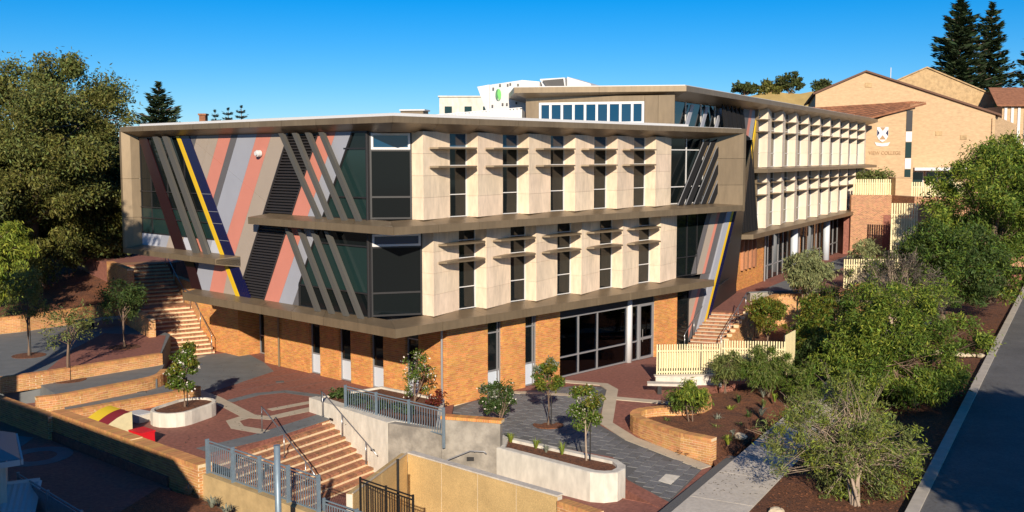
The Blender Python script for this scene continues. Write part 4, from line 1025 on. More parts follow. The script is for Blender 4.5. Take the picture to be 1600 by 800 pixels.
dA = (cB_ - cA_).normalized(); nA = perp_left(dA)
obj('coping', MB().plan([cA_ - nA * .02, cB_ - nA * .02, cB_ + nA * .26, cA_ + nA * .26], .384, .43), 'concrete_path', sw)
obj('coping', MB().plan([cC_ + Vector((.02, 0)), cA_ + Vector((.02, -.03)), cA_ + Vector((-.03, .0)), cC_ + Vector((-.03, 0))], .384, .42), 'cream_band', sw)
struct('sunken_floor', MB().plan([(-4.6, 27), (4, 27), (1.3, 30.1), (-3.5, 34.6)], -2.6, -2.45), 'concrete_grey')
bar_fence('black_fence', 'black metal balustrade in front of the sand coloured wall', (-4.40, 29.6), (-2.72, 28.0), .05, 1.13, 2, 9, 'black_metal', post=(.05, .05))
bp = thing('black_post', (-3.33, 29.8, -2.4), 'thin black post in front of the sand coloured wall', 'post')
obj('shaft', MB().tube([(-3.33, 29.8, -2.4), (-3.33, 29.8, 1.6)], .04, 10), 'black_metal', bp); obj('cap', MB().tube([(-3.33, 29.8, 1.6), (-3.33, 29.8, 1.62)], .046, 10), 'black_metal', bp)
low_wall('brick_wall', [(1.45, 30.1), (2.5, 29.0)], -1.6, .32, .34, 'short brick wall end joining the sand coloured wall at the bottom edge')
# left boundary wall in three stepped lengths
low_wall('brick_wall', [(-21.9, 42.9), (-17.45, 39.0)], -.5, .62, .36, 'long low brick wall at the far left edge beside the shaded yard', m='brick_front')
low_wall('brick_wall', [(-17.35, 39.2), (-12.9, 35.2)], -.5, .78, .44, 'brick boundary wall in front of the yellow and maroon play box', individual=300)
low_wall('brick_wall', [(-12.95, 35.25), (-9.72, 32.35)], -.5, .74, .50, 'brick boundary wall ending at the galvanised fence', individual=300)
# terrace seats
def curved(pts, n=6):
    out = [V2(pts[0])]
    for k in range(1, len(pts) - 1):
        a, b, c = V2(pts[k - 1]), V2(pts[k]), V2(pts[k + 1])
        p, q = b + (a - b).normalized() * min(.9, (a - b).length * .45), b + (c - b).normalized() * min(.9, (c - b).length * .45)
        for j in range(n + 1):
            t = j / n; out.append(p * (1 - t) ** 2 + b * 2 * t * (1 - t) + q * t * t)
    out.append(V2(pts[-1])); return out
low_wall('terrace_wall', curved([(-17.9, 40.1), (-17.2, 40.75), (-14.1, 44.0), (-13.7, 44.9)]), -.1, .46, .3, 'lowest curved brick terrace wall behind the play box')
low_wall('terrace_wall', curved([(-19.0, 41.0), (-18.1, 41.6), (-15.5, 45.1), (-15.7, 46.6)]), .2, .86, .3, 'middle brick terrace wall between two grey paved steps')
low_wall('terrace_wall', curved([(-21.3, 42.8), (-20.1, 43.9), (-16.4, 48.2)]), .6, 1.28, .3, 'highest brick terrace wall below the shaded trees')
low_wall('garden_wall', [(-31, 51.0), (-26.2, 55.0), (-23.0, 59.8)], .9, 2.0, .3, 'brick garden wall holding the mulch bank under the big tree')
# left stairs and their walls
uS = Vector((-.538, .843)); aS = Vector((.843, .538)); Ls = Vector((-18.35, 53.35))
ls = stairs('brick_stairs', 'long shaded brick stairs climbing along the left end of the building', Ls, aS, 3.0, uS, 23, .175, .36, 0, back=1.5, landing=(11, 1.5), m='mortar')
low_wall('stair_wall', [tuple(Ls - aS * .2), tuple(Ls - aS * .2 + uS * 4.3)], -.1, 2.15, .36, 'brick wall with rounded end at the left foot of the shaded stairs')
low_wall('stair_wall', [tuple(Ls - aS * .2 + uS * 4.4), tuple(Ls - aS * .25 + uS * 9.4)], .5, 4.3, .36, 'taller brick wall on the left of the upper shaded stairs')
Rr = Ls + aS * 2.85
def upst(P, r, h):
    k = min(r / .36, 11) if r < 3.96 else (11 if r < 5.4 else 11 + (r - 5.4) / .36)
    q = P + uS * r; return (q.x, q.y, .175 * (k + .5) + h)
rail('handrail', 'steel handrail on the right of the shaded left stairs', [upst(Rr, r, .9) for r in (-.1, .3, 2, 3.9, 5.2, 7, 9.2)], [(upst(Rr, r, -.1), upst(Rr, r, .9)) for r in (.0, 2.0, 3.9, 5.3, 7.2, 9.0)])
low_wall('stair_wall', [tuple(Rr + aS * .25 + uS * 2.6), tuple(Rr + aS * .25 + uS * 8.2)], .3, 3.4, .3, 'brick wall between the shaded stairs and the overhanging striped front')
# right stairs to the wing court
uT = Vector((.53, .848)); aT = Vector((.95, -.31))
stairs('brick_stairs', 'narrow sunlit brick stairs rising to the wing entrance', (9.45, 56.15), aT, 1.95, uT, 11, .148, .315, 0, back=.6, m='cream_band')
Rt = Vector((9.45, 56.15)); Rt2 = Rt + aT * 1.95
def upr(P, k, h): q = P + uT * (.315 * k); return (q.x, q.y, .148 * k + h)
rail('handrail', 'steel handrail on the left of the sunlit wing stairs', [upr(Rt, -1, .85), upr(Rt, 0, .95), upr(Rt, 11, 1.0), upr(Rt, 12, 1.0)], [(upr(Rt, k, 0), upr(Rt, k, .95)) for k in (-.6, 3.5, 7.5, 11.4)])
rail('handrail', 'steel handrail on the right of the sunlit wing stairs beside the brick wall', [upr(Rt2, -1, .85), upr(Rt2, 0, .95), upr(Rt2, 11, 1.0), upr(Rt2, 12, 1.0)], [(upr(Rt2, k, 0), upr(Rt2, k, .95)) for k in (-.6, 3.5, 7.5, 11.4)])
sp = [Rt2 + aT * .2 + uT * (.5 * k) for k in range(9)]
low_wall('retaining_wall', [tuple(p) for p in sp], -.4, 2.0, .3, 'stepped brick wall beside the sunlit wing stairs', zs=[.7 + .18 * k for k in range(9)])
low_wall('retaining_wall', [tuple(sp[-1] + uT * .2), (15.9, 62.6), (20.4, 63.6), (24.5, 71)], -.4, 2.15, .3, 'brick retaining wall below the wing court behind the garden shrubs')
obj_b = thing('planter_box', (15.4, 64.6, 1.62), 'low grey planter box on the wing court', 'planter')
obj('side', MB().plan([(14.6, 63.6), (19.6, 65.0), (19.5, 65.5), (14.5, 64.1)], 1.62, 2.1), 'concrete_grey', obj_b); obj('rim', MB().plan([(14.5, 63.55), (19.7, 64.95), (19.6, 65.1), (14.45, 63.7)], 2.1, 2.16), 'slate_paving', obj_b)
# curved brick planter wall
cw = [(8.35, 44.9), (8.1, 42.6), (7.2, 41.6), (6.1, 41.5), (5.2, 41.1), (4.85, 40.5), (4.88, 39.9), (5.3, 39.1), (6.3, 37.55), (7.25, 36.75)]
cw2 = [V2(cw[0])]
for k in range(1, len(cw) - 2):
    p0, p1, p2, p3 = [V2(cw[max(0, min(len(cw) - 1, k + j))]) for j in (-1, 0, 1, 2)]
    for t in (0, .5): cw2.append(.5 * ((2 * p1) + (p2 - p0) * t + (2 * p0 - 5 * p1 + 4 * p2 - p3) * t * t + (3 * p1 - p0 - 3 * p2 + p3) * t ** 3))
cw2 += [V2(cw[-2]), V2(cw[-1])]
low_wall('planter_wall', cw2, -.62, .36, .36, 'curved orange brick planter wall in front of the garden bed', individual=300)
struct('planter_soil', MB().plan([(8.2, 44.8), (8.0, 42.7), (7.1, 41.7), (6.1, 41.6), (5.2, 41.1), (4.95, 40.4), (5.0, 40.0), (5.4, 39.2), (6.4, 37.7), (7.3, 36.95), (9.6, 41)], -.7, .02), 'mulch')
# white planters
def round_planter(name, label, outline, z0, z1, th, soil, m='concrete_white'):
    P = [V2(p) for p in outline]; c = sum(P, Vector((0, 0))) / len(P)
    root = thing(name, (c.x, c.y, z0), label, 'planter')
    inn = []
    for k in range(len(P)):
        t = (P[(k + 1) % len(P)] - P[k - 1]).normalized(); n = perp_left(t)
        inn.append(P[k] + n * th)
    mb = MB(); n = len(P)
    for k in range(n):
        a, b = k, (k + 1) % n
        mb.poly([(*P[a], z0), (*P[b], z0), (*P[b], z1 - .02), (*P[a], z1 - .02)])
        pa, pb = P[a].lerp(inn[a], .15), P[b].lerp(inn[b], .15)
        mb.poly([(*P[a], z1 - .02), (*P[b], z1 - .02), (*pb, z1), (*pa, z1)])
        mb.poly([(*pa, z1), (*pb, z1), (*inn[b], z1), (*inn[a], z1)])
        mb.poly([(*inn[a], z1), (*inn[b], z1), (*inn[b], z0), (*inn[a], z0)])
    obj('shell', mb, m, root)
    obj('soil', MB().plan(inn, z0, z1 - soil), 'mulch', root)
    return root
def stadium(a, b, r, n=8, r2=None):
    a, b = V2(a), V2(b); d = (b - a).normalized(); nn = perp_left(d); out = []
    for k in range(n + 1):
        t = -math.pi / 2 + math.pi * k / n; out.append(b + (d * math.cos(t) + nn * math.sin(t)) * (r2 or r))
    for k in range(n + 1):
        t = math.pi / 2 + math.pi * k / n; out.append(a + (d * math.cos(t) + nn * math.sin(t)) * r)
    return out
round_planter('concrete_planter', 'long white concrete planter with a rounded end holding a sapling', [(-.55, 36.25), (-.3, 36.0), (2.55, 33.35), (3.0, 33.2), (3.45, 33.3), (3.75, 33.75), (3.8, 34.2), (3.6, 34.8), (.2, 37.5), (-.35, 38.0)], -1.0, .15, .30, .10)
round_planter('concrete_planter', 'rounded white concrete planter with a small tree on the red court', stadium((-13.3, 40.4), (-12.85, 41.5), .88), 0, .55, .14, .08)
round_planter('raised_planter', 'raised concrete planter bed behind the stair wall with white flowering shrubs', [(-8.0, 42.25), (-4.4, 38.35), (-2.6, 37.3), (-2.75, 41.9), (-5.6, 44.3)], 0, .58, .2, .08)
# timber slat screens
sl_me = mesh_of('slat', MB().box(-.5, .5, -.5, .5, 0, 1).v, MB().box(-.5, .5, -.5, .5, 0, 1).f, 'timber_cream')
def slat_fence(name, label, A, B, z0, z1, pitch=.115, wd=.06, th=.03, backing=True, group=None, zt=None, m='timber_cream'):
    A, B = V2(A), V2(B); d = (B - A).normalized(); ln = (B - A).length; c = (A + B) / 2; n = int(ln / pitch)
    root = thing(name, (c.x, c.y, z0), label, 'fence', group)
    nn = perp_left(d)
    for k in range(n + 1):
        p = A + d * (k * ln / n); h = (z1 - z0) if zt is None else (z1 + (zt - z1) * k / n - z0)
        M = Matrix.Translation((p.x, p.y, z0)) @ Matrix.Rotation(math.atan2(d.y, d.x), 4, 'Z') @ Matrix.Diagonal((wd, th, h + random.uniform(-.004, .004), 1))
        inst('slat', sl_me, M, root)
    for f_ in (.18, .80):
        z = z0 + (z1 - z0) * f_
        obj('rail', MB().bar((*(A + nn * .045), z), (*(B + nn * .045), z), .04, .07), m, root)
    if backing:
        obj('board', MB().prism([(*(A + nn * .09), z0 + (z1 - z0) * .28), (*(B + nn * .09), z0 + (z1 - z0) * .28), (*(B + nn * .09), z0 + (z1 - z0) * .74), (*(A + nn * .09), z0 + (z1 - z0) * .74)], (*(nn * .03), 0)), m, root)
    k = 0
    while k * 2.0 < ln:
        p = A + d * (k * 2.0 + .05) + nn * .07; obj('post', MB().bar((*p, z0 - .25), (*p, z1), .05, .05), 'frame_dark', root); k += 1
    return root
slat_fence('slat_fence', 'cream timber slat screen behind the concrete bench', (6.65, 47.3), (9.55, 47.5), .28, 1.85)
slat_fence('slat_fence', 'cream timber slat screen among the shrubs below the wing stairs', (9.65, 47.5), (12.45, 47.2), .12, 2.0)
slat_fence('slat_fence', 'short return of cream slats closing the garden screen', (12.5, 47.2), (13.3, 48.6), .12, 2.3)
bw = thing('bench_wall', (7.6, 47.1, 0), 'low white concrete wall under the cream slat screen', 'wall')
obj('wall', MB().plan([(6.55, 46.95), (9.6, 47.15), (9.6, 47.45), (6.55, 47.25)], -.1, .42), 'concrete_white', bw); obj('cap', MB().plan([(6.5, 46.9), (9.65, 47.1), (9.65, 47.5), (6.5, 47.3)], .42, .46), 'concrete_white', bw)
bn = thing('bench', (7.1, 45.5, -.05), 'grey concrete slab bench beside the curved brick planter', 'bench')
obj('seat', MB().plan([(5.95, 45.25), (8.1, 45.0), (8.15, 45.5), (6.0, 45.75)], .38, .48), 'concrete_path', bn)
for x in (6.4, 7.7): obj('leg', MB().box(x, x + .18, 45.25, 45.55, -.08, .38), 'frame_dark', bn)
slat_fence('slat_fence', 'cream timber slat fence at the edge of the wing court terrace', (22.2, 69.5), (26.0, 69.8), 1.55, 3.6, pitch=.16, wd=.09)
# bench and ledge in the left terrace shade
b2 = thing('bench', (-21.8, 56.6, 1.14), 'dark bench slab in the shade before the garden wall', 'bench')
obj('seat', MB().plan([(-23.3, 55.5), (-20.6, 57.5), (-20.9, 57.9), (-23.6, 55.9)], 1.55, 1.65), 'concrete_grey', b2)
for p in ((-23.0, 55.9), (-21.2, 57.3)): obj('leg', MB().box(p[0], p[0] + .3, p[1], p[1] + .3, 1.14, 1.55), 'frame_dark', b2)
# play boxes
pb = thing('play_box', (-15.0, 38.6, 0), 'play box with curved yellow and maroon lids behind the brick wall', 'storage box')
dP = Vector((.746, -.666)); nP = Vector((.666, .746)); P0_ = Vector((-16.25, 38.75))
def arch(s0, s1, m, nm):
    mb = MB(); n = 8; A = []
    for k in range(n + 1):
        t = k / n; A.append((t * 1.15, .40 + .46 * math.sin(math.pi * .5 * t)))
    base = P0_ + dP * s0
    pts = [(*(base + nP * a), z) for a, z in A] + [(*(base + nP * A[-1][0]), A[-1][1] - .05)] + [(*(base + nP * a), z - .05) for a, z in reversed(A[:-1])]
    obj(nm, mb.prism(pts, (*(dP * (s1 - s0)), 0)), m, pb)
arch(0, .80, 'plastic_yellow', 'lid'); arch(.82, 1.62, 'plastic_maroon', 'lid')
q = [P0_ + nP * .03, P0_ + dP * 1.6 + nP * .03, P0_ + dP * 1.6 + nP * 1.1, P0_ + nP * 1.1]
obj('body', MB().plan(q, 0, .34), 'timber_cream', pb)
obj('end_board', MB().prism([(*(P0_ + dP * 1.63), 0), (*(P0_ + dP * 1.63 + nP * 1.15), 0)] + [(*(P0_ + dP * 1.63 + nP * 1.15 * t), .43 + .46 * math.sin(math.pi * .5 * t)) for t in (1, .75, .5, .25, 0)], (*(dP * .03), 0)), 'timber_cream', pb)
rbx = thing('red_box', (-13.4, 37.2, 0), 'small bright red box beside the play box', 'box')
obj('body', MB().plan([(-13.95, 37.35), (-13.35, 36.85), (-13.0, 37.3), (-13.6, 37.8)], 0, .44), 'plastic_red', rbx); obj('lid', MB().plan([(-13.98, 37.35), (-13.35, 36.82), (-12.97, 37.3), (-13.6, 37.83)], .44, .50), 'plastic_red', rbx)
wb_ = thing('white_lid', (-14.6, 41.0, 0), 'low white box beside the planter on the court', 'box')
obj('body', MB().plan([(-15.3, 40.6), (-14.6, 40.2), (-14.2, 40.7), (-14.9, 41.1)], 0, .3), 'concrete_white', wb_); obj('lid', MB().plan([(-15.32, 40.6), (-14.6, 40.18), (-14.18, 40.7), (-14.9, 41.12)], .3, .34), 'roof_white', wb_)
# little shelter and blue fence, lower left
sh = thing('shelter', (-15.5, 29.6, -.3), 'small white shelter with a glossy hip roof at the lower left corner', 'shelter')
obj('roof', MB().poly([(-14.05, 29.2, 1.82), (-16.5, 27.6, 1.76), (-16.3, 30.0, 2.6)]).poly([(-14.05, 29.2, 1.82), (-16.3, 30.0, 2.6), (-15.5, 32.0, 1.82)]), 'frame_grey', sh)
obj('fascia', MB().prism([(-14.05, 29.2, 1.64), (-14.05, 29.2, 1.80), (-16.5, 27.55, 1.76), (-16.5, 27.55, 1.6)], (.03, -.05, 0)).prism([(-14.02, 29.2, 1.64), (-14.02, 29.2, 1.80), (-15.5, 32.0, 1.80), (-15.5, 32.0, 1.64)], (.05, .03, 0)), 'roof_white', sh)
obj('wall', MB().plan([(-14.45, 29.15), (-16.3, 27.9), (-16.3, 29.6), (-15.4, 31.2)], -.4, 1.64), 'concrete_white', sh)
cr = thing('corrugated_roof', (-14.6, 27.9, -.3), 'pale corrugated lean-to roof below the white shelter', 'roof')
cm = MB(); n_ = 46
for k in range(n_):
    def cp(j, far):
        x = -17.4 + j * .075; zz = .015 * (1 if j % 2 else -1)
        return (x + (0 if far else .75), (28.85 + (x + 17.4) * .42) if far else 26.3 + (x + 17.4) * .42, (.85 if far else -.05) + zz)
    cm.poly([cp(k, False), cp(k + 1, False), cp(k + 1, True), cp(k, True)])
obj('sheet', cm, 'roof_white', cr); obj('gutter', MB().bar((-17.4, 28.85, .87), (-14.0, 30.28, .87), .1, .08), 'frame_white', cr)
obj('wall', MB().plan([(-17.2, 27.6), (-14.4, 28.2), (-14.5, 29.0), (-17.2, 28.6)], -.4, .0), 'concrete_white', cr)
bar_fence('panel_fence', 'dark blue panel fence in the shaded lower left yard', (-14.9, 30.8), (-11.6, 27.4), -.3, .9, 2, 26, 'steel_galv', bar=.05, post=(.08, .08))
# stools inside the entrance
for k, (a, o, m, lab) in enumerate(((11.6, 2.4, 'concrete_grey', 'leftmost grey drum stool behind the entrance glass'), (12.5, 2.5, 'concrete_grey', 'second grey drum stool behind the entrance glass'), (13.2, 2.9, 'panel_blue_white', 'pale blue drum stool behind the entrance glass'), (14.3, 2.3, 'timber_cream', 'cream drum stool behind the middle entrance pane'), (13.8, 2.2, 'plastic_red', 'red drum stool behind the entrance glass'), (15.1, 2.6, 'timber_cream', 'cream drum stool nearest the entrance column'))):
    p = FR(a, o, 0); t = thing('stool', tuple(p), lab, 'stool', 'drum stools in the entrance room')
    obj('drum', MB().tube([p + Vector((0, 0, .02)), p + Vector((0, 0, .50))], .26, 16), m, t, smooth=False); obj('cushion', MB().tube([p + Vector((0, 0, .50)), p + Vector((0, 0, .58))], .25, 16), m, t)

# ================================================================== TREES AND PLANTS
def quads_mesh(name, P, D, S, m):
    """P centres, D half-length vectors, S half-width vectors (N,3) -> diamond leaves"""
    n = len(P); v = np.empty((n, 4, 3)); v[:, 0] = P - D; v[:, 1] = P + S; v[:, 2] = P + D; v[:, 3] = P - S
    me = bpy.data.meshes.new(name); me.vertices.add(4 * n); me.loops.add(4 * n); me.polygons.add(n)
    me.vertices.foreach_set('co', v.reshape(-1)); me.loops.foreach_set('vertex_index', np.arange(4 * n, dtype=np.int32))
    me.polygons.foreach_set('loop_start', np.arange(0, 4 * n, 4, dtype=np.int32))
    me.materials.append(MATS[m]); me.update(calc_edges=True); return me
def unit(a): return a / np.maximum(1e-6, np.linalg.norm(a, axis=1, keepdims=True))
def leaf_cloud(P, C0, ln, wd, droop=0.0, outw=0.6):
    n = len(P); d = unit(rng.normal(size=(n, 3)) + outw * unit(P - C0)); d[:, 2] -= droop; d = unit(d)
    s = unit(np.cross(d, rng.normal(size=(n, 3)) + np.array([0, 0, .8])))
    l = ln * rng.uniform(.6, 1.35, (n, 1)) / 2; w_ = wd * rng.uniform(.7, 1.3, (n, 1)) / 2
    return d * l, s * w_
def crown_points(center, rad, nclump, per, cr, shell=0.55, flat=1.0, seed=0, low=-0.75, lobes=9):
    """leaf positions gathered in clumps on the billows of an uneven crown"""
    r = np.random.default_rng(seed); out = []; cc = []
    rad = np.array(rad, float); ctr = np.array(center, float); L_ = []
    for i in range(lobes):
        d = r.normal(size=3); d /= np.linalg.norm(d); d[2] = max(low, d[2])
        f = r.uniform(.38, .66); L_.append((ctr + d * rad * (1.02 - f) * r.uniform(.7, 1.12), rad * f * r.uniform(.85, 1.15, 3)))
    L_.append((ctr, rad * .62))
    k = 0; tries = 0
    while k < nclump and tries < nclump * 30:
        tries += 1
        lc, lr = L_[r.integers(len(L_))]
        d = r.normal(size=3); d /= np.linalg.norm(d)
        c = lc + d * lr * r.uniform(max(.3, shell), 1.0) ** .7
        rel = (c - ctr) / rad
        if rel[2] < low: continue
        deep = sum(1 for (a, b) in L_ if np.sum(((c - a) / b) ** 2) < .45)
        if deep > 1 and r.random() < .7: continue
        q = cr * r.uniform(.5, 1.35)
        p = unit(r.normal(size=(per, 3))) * r.uniform(0.1, 1, (per, 1)) ** .6 * q
        p[:, 2] *= flat
        out.append(c + p); cc.append(c); k += 1
    return np.concatenate(out), cc
def tree(name, label, base, trunk_h, center, rad, nclump, per, cr, ln, wd, m, bark='bark', tr=.14, seed=1, cat='tree', droop=0.0, shell=.5, group=None, stems=1, limbs=9, flat=.8, extra=None, low=-.75, lobes=9, twigs=0, stake=False):
    r = random.Random(seed); base = Vector(base); ctr = Vector(center)
    root = thing(name, tuple(base), label, cat, group)
    P, cc = crown_points(center, rad, nclump, per, cr, shell, flat, seed, low, lobes)
    tk = MB()
    for s in range(stems):
        b = base + Vector((r.uniform(-1, 1), r.uniform(-1, 1), 0)) * (.0 if stems == 1 else tr * 3)
        top = Vector((ctr.x + r.uniform(-.3, .3) * rad[0] * (stems > 1), ctr.y + r.uniform(-.3, .3) * rad[1] * (stems > 1), base.z + trunk_h))
        mid = b.lerp(top, .5) + Vector((r.uniform(-1, 1), r.uniform(-1, 1), 0)) * tr * .8
        tk.tube([b - Vector((0, 0, .05)), b + (mid - b) * .15, mid, top], tr * 1.2, 8, tr * .6)
        for k in range(limbs):
            e = Vector(cc[r.randrange(len(cc))]); st = mid.lerp(top, r.uniform(.1, 1))
            md = st.lerp(e, .5) + Vector((0, 0, (e - st).length * .10)) + Vector((r.uniform(-1, 1), r.uniform(-1, 1), r.uniform(-.5, 1))) * tr
            tk.tube([st, md, e], tr * r.uniform(.22, .45), 6, tr * .06, caps=False)
            e2 = Vector(cc[r.randrange(len(cc))])
            if (e2 - md).length < max(rad) * 1.1: tk.tube([md, md.lerp(e2, .5), e2], tr * .18, 5, tr * .04, caps=False)
    for k in range(twigs):
        e = Vector(cc[r.randrange(len(cc))]); st = ctr + (e - ctr) * r.uniform(.1, .4) - Vector((0, 0, rad[2] * .3)); e = e + (e - ctr) * r.uniform(.05, .3)
        md = st.lerp(e, .55) + Vector((r.uniform(-1, 1), r.uniform(-1, 1), r.uniform(-.2, .6))) * .15
        tk.tube([st, md, e], .014, 4, .004, caps=False)
        for q in range(2): tk.tube([md, md.lerp(e, .6) + Vector((r.uniform(-1, 1), r.uniform(-1, 1), r.uniform(-.3, 1))) * .35], .007, 4, .003, caps=False)
    obj('trunk', tk, bark, root, smooth=True)
    D, S = leaf_cloud(P, np.array(center), ln, wd, droop)
    me = quads_mesh('crown', P - np.array(base), D, S, m)
    o = bpy.data.objects.new('crown', me); COL.objects.link(o); o.parent = root
    if extra:
        for em, frac, el_, ew_ in extra:
            n = int(len(P) * frac)
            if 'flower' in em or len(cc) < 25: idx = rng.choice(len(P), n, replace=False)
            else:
                C_ = np.array(cc); sc_ = (C_[:, 2] - ctr.z) / rad[2] - .6 * (C_[:, 1] - ctr.y) / rad[1] + rng.normal(size=len(C_)) * .9  # brighter clumps favour top and sun side, so leaf colour carries the light
                if 'dark' in em: sc_ = -sc_  # dark clumps go low and away from the sun, painting in shade
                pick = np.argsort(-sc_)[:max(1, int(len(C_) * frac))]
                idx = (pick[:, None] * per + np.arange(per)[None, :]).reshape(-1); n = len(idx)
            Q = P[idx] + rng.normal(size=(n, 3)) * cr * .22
            D, S = leaf_cloud(Q, np.array(center), el_, ew_, droop)
            o = bpy.data.objects.new('flowers' if 'flower' in em else 'light_shade_leaves', quads_mesh('leaves', Q - np.array(base), D, S, em)); COL.objects.link(o); o.parent = root; o['kind'] = 'stuff'  # leaf tones paint light and shade on top of natural variation
    if stake:
        a = base + Vector((.12, -.05, 0)); obj('stake', MB().tube([a, a + Vector((0, 0, trunk_h * .9))], .022, 6), 'black_metal', root)
    return root
def conifer(name, label, base, h, rad, seed, m='leaf_pine', tiers=26, dens=1.0, group=None):
    """Norfolk pine: whorls of level branches, tips turned up"""
    r = np.random.default_rng(seed); root = thing(name, base, label, 'pine tree', group)
    tk = MB().tube([base, (base[0], base[1], base[2] + h)], h * .016, 8, h * .003); P = []; D = []; S = []
    for i in range(tiers):
        t = i / (tiers - 1); z = base[2] + h * (.10 + .89 * t); R0 = rad * (1 - t) ** .62 * (1 + r.uniform(-.25, .12)) * min(1, .62 + 2.2 * t) + h * .01
        nb = 7 if t < .9 else 5
        for k in range(nb):
            a = 2 * math.pi * (k + r.uniform(-.25, .25)) / nb + i * .7; R1 = R0 * r.uniform(.55, 1.12)
            dv = np.array([math.cos(a), math.sin(a), 0]); sv = np.array([-dv[1], dv[0], 0])
            p0 = np.array(base) * [1, 1, 0] + np.array([0, 0, z])
            up = .10 + .25 * t
            tk.tube([tuple(p0), tuple(p0 + dv * R1 * .6 + [0, 0, R1 * (up - .12)]), tuple(p0 + dv * R1 + [0, 0, R1 * up])], h * .003, 4, h * .001, caps=False)
            n = int(34 * dens * (R1 / rad + .15))
            tt = r.uniform(.15, 1, n); wdt = .22 * R1 * (1.1 - tt) + .03 * rad
            q = p0 + np.outer(tt * R1, dv) + np.outer(r.uniform(-1, 1, n) * wdt, sv)
            q[:, 2] += R1 * (up * tt ** 2 - .10 * tt) + r.normal(size=n) * .035 * rad
            P.append(q); dd = dv * .8 + np.outer(r.uniform(-1, 1, n), sv) + [0, 0, .25]
            dd = unit(dd); D.append(dd * rad * r.uniform(.05, .11, (n, 1))); S.append(unit(np.cross(dd, r.normal(size=(n, 3)) + [0, 0, 1.5])) * rad * r.uniform(.014, .026, (n, 1)))
    obj('trunk', tk, 'bark', root)
    o = bpy.data.objects.new('crown', quads_mesh('crown', np.concatenate(P) - np.array(base), np.concatenate(D), np.concatenate(S), m)); COL.objects.link(o); o.parent = root
    return root
def tuft(name, label, base, n, h, spread, wd, m, seed, cat='plant', group=None, curl=.5):
    """strap-leaved plant: every blade bends outward"""
    r = random.Random(seed); root = thing(name, base, label, cat, group); mb = MB()
    for k in range(n):
        a = r.uniform(0, 6.283); rr = spread * r.uniform(.3, 1); hh = h * r.uniform(.6, 1.1); b = Vector(base) + Vector((math.cos(a), math.sin(a), 0)) * spread * .12
        d = Vector((math.cos(a), math.sin(a), 0)); sd_ = Vector((-d.y, d.x, 0)) * wd / 2
        p1 = b + d * rr * .4 + Vector((0, 0, hh * .75)); p2 = b + d * rr + Vector((0, 0, hh * (1 - curl * r.random())))
        mb.poly([b - sd_, b + sd_, p1 + sd_ * .9, p1 - sd_ * .9]); mb.poly([p1 - sd_ * .9, p1 + sd_ * .9, p2 + sd_ * .1, p2 - sd_ * .1])
    obj('leaves', mb, m, root); st = MB().tube([Vector(base) - Vector((0, 0, .03)), Vector(base) + Vector((0, 0, .05))], spread * .12, 6); obj('crown_base', st, 'bark', root)
    return root

# big fig on the left bank and its neighbours
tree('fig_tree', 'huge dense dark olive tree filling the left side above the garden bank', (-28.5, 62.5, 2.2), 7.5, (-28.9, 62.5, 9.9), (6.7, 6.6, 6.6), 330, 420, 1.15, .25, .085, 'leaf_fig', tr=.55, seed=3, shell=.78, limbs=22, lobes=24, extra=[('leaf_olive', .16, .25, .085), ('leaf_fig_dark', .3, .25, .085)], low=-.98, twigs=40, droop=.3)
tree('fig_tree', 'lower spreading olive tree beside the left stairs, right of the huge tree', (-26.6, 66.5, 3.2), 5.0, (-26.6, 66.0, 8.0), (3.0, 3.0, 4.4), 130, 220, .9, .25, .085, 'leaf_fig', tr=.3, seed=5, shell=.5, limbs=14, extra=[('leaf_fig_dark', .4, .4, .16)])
tree('pepper_tree', 'bright green weeping tree at the far left edge', (-29.5, 56.0, 1.8), 4.5, (-26.6, 54.0, 5.2), (2.0, 2.0, 2.8), 60, 140, .6, .30, .06, 'leaf_bright', tr=.22, seed=8, droop=1.0, shell=.4, low=-1)
tree('shade_tree', 'dark tree behind the left end of the building', (-37, 84, 3.5), 6, (-37, 84, 8.5), (5.4, 5, 5), 110, 100, 1.3, .5, .2, 'leaf_fig_dark', tr=.4, seed=9)
tree('terrace_tree', 'small tree in the leftmost paved bed of the terrace', (-22.6, 48.3, 1.14), 2.2, (-22.6, 48.3, 3.9), (1.3, 1.3, 1.4), 42, 93, .42, .15, .045, 'leaf_olive', tr=.06, seed=11, droop=.4, stake=True)
tree('terrace_tree', 'small tree with pale trunk below the highest terrace wall', (-19.3, 44.8, .74), 1.9, (-19.2, 44.8, 3.1), (1.2, 1.2, 1.1), 28, 51, .42, .15, .045, 'leaf_olive', tr=.06, seed=12, stake=True)
tree('terrace_tree', 'small dark tree on the shaded red terrace by the stairs', (-18.9, 50.4, 1.14), 1.9, (-18.9, 50.4, 3.5), (1.25, 1.25, 1.25), 44, 102, .42, .15, .045, 'leaf_deep', tr=.06, seed=13, droop=.5)
for i, (x, y, z) in enumerate(((-22.6, 48.3, 1.144), (-19.3, 44.8, .744), (-18.9, 50.4, 1.15), (1.44, 40.84, gz(40.84) + .03))):
    struct('tree_pit', MB().plan([(x + (.75 if i < 3 else .62) * math.cos(k * .3927), y + (.75 if i < 3 else .55) * math.sin(k * .3927)) for k in range(16)], z - .03, z + .012), 'mulch')
tree('court_tree', 'small glossy leaved tree in the rounded white planter', (-13.05, 41.0, .47), 1.35, (-13.05, 41.0, 2.0), (.85, .85, 1.0), 40, 110, .26, .125, .05, 'leaf_green', tr=.045, seed=14, extra=[('leaf_yellow', .18, .17, .08), ('flower_white', .06, .1, .08)], stake=True)
tree('court_tree', 'young tree in the mulch circle before the brick windows', (1.44, 40.84, gz(40.84) + .03), 1.3, (1.44, 40.84, 1.65), (.72, .72, .95), 38, 100, .23, .115, .046, 'leaf_green', tr=.04, seed=15, extra=[('leaf_yellow', .2, .15, .07), ('leaf_silver', .1, .12, .07)], stake=True)
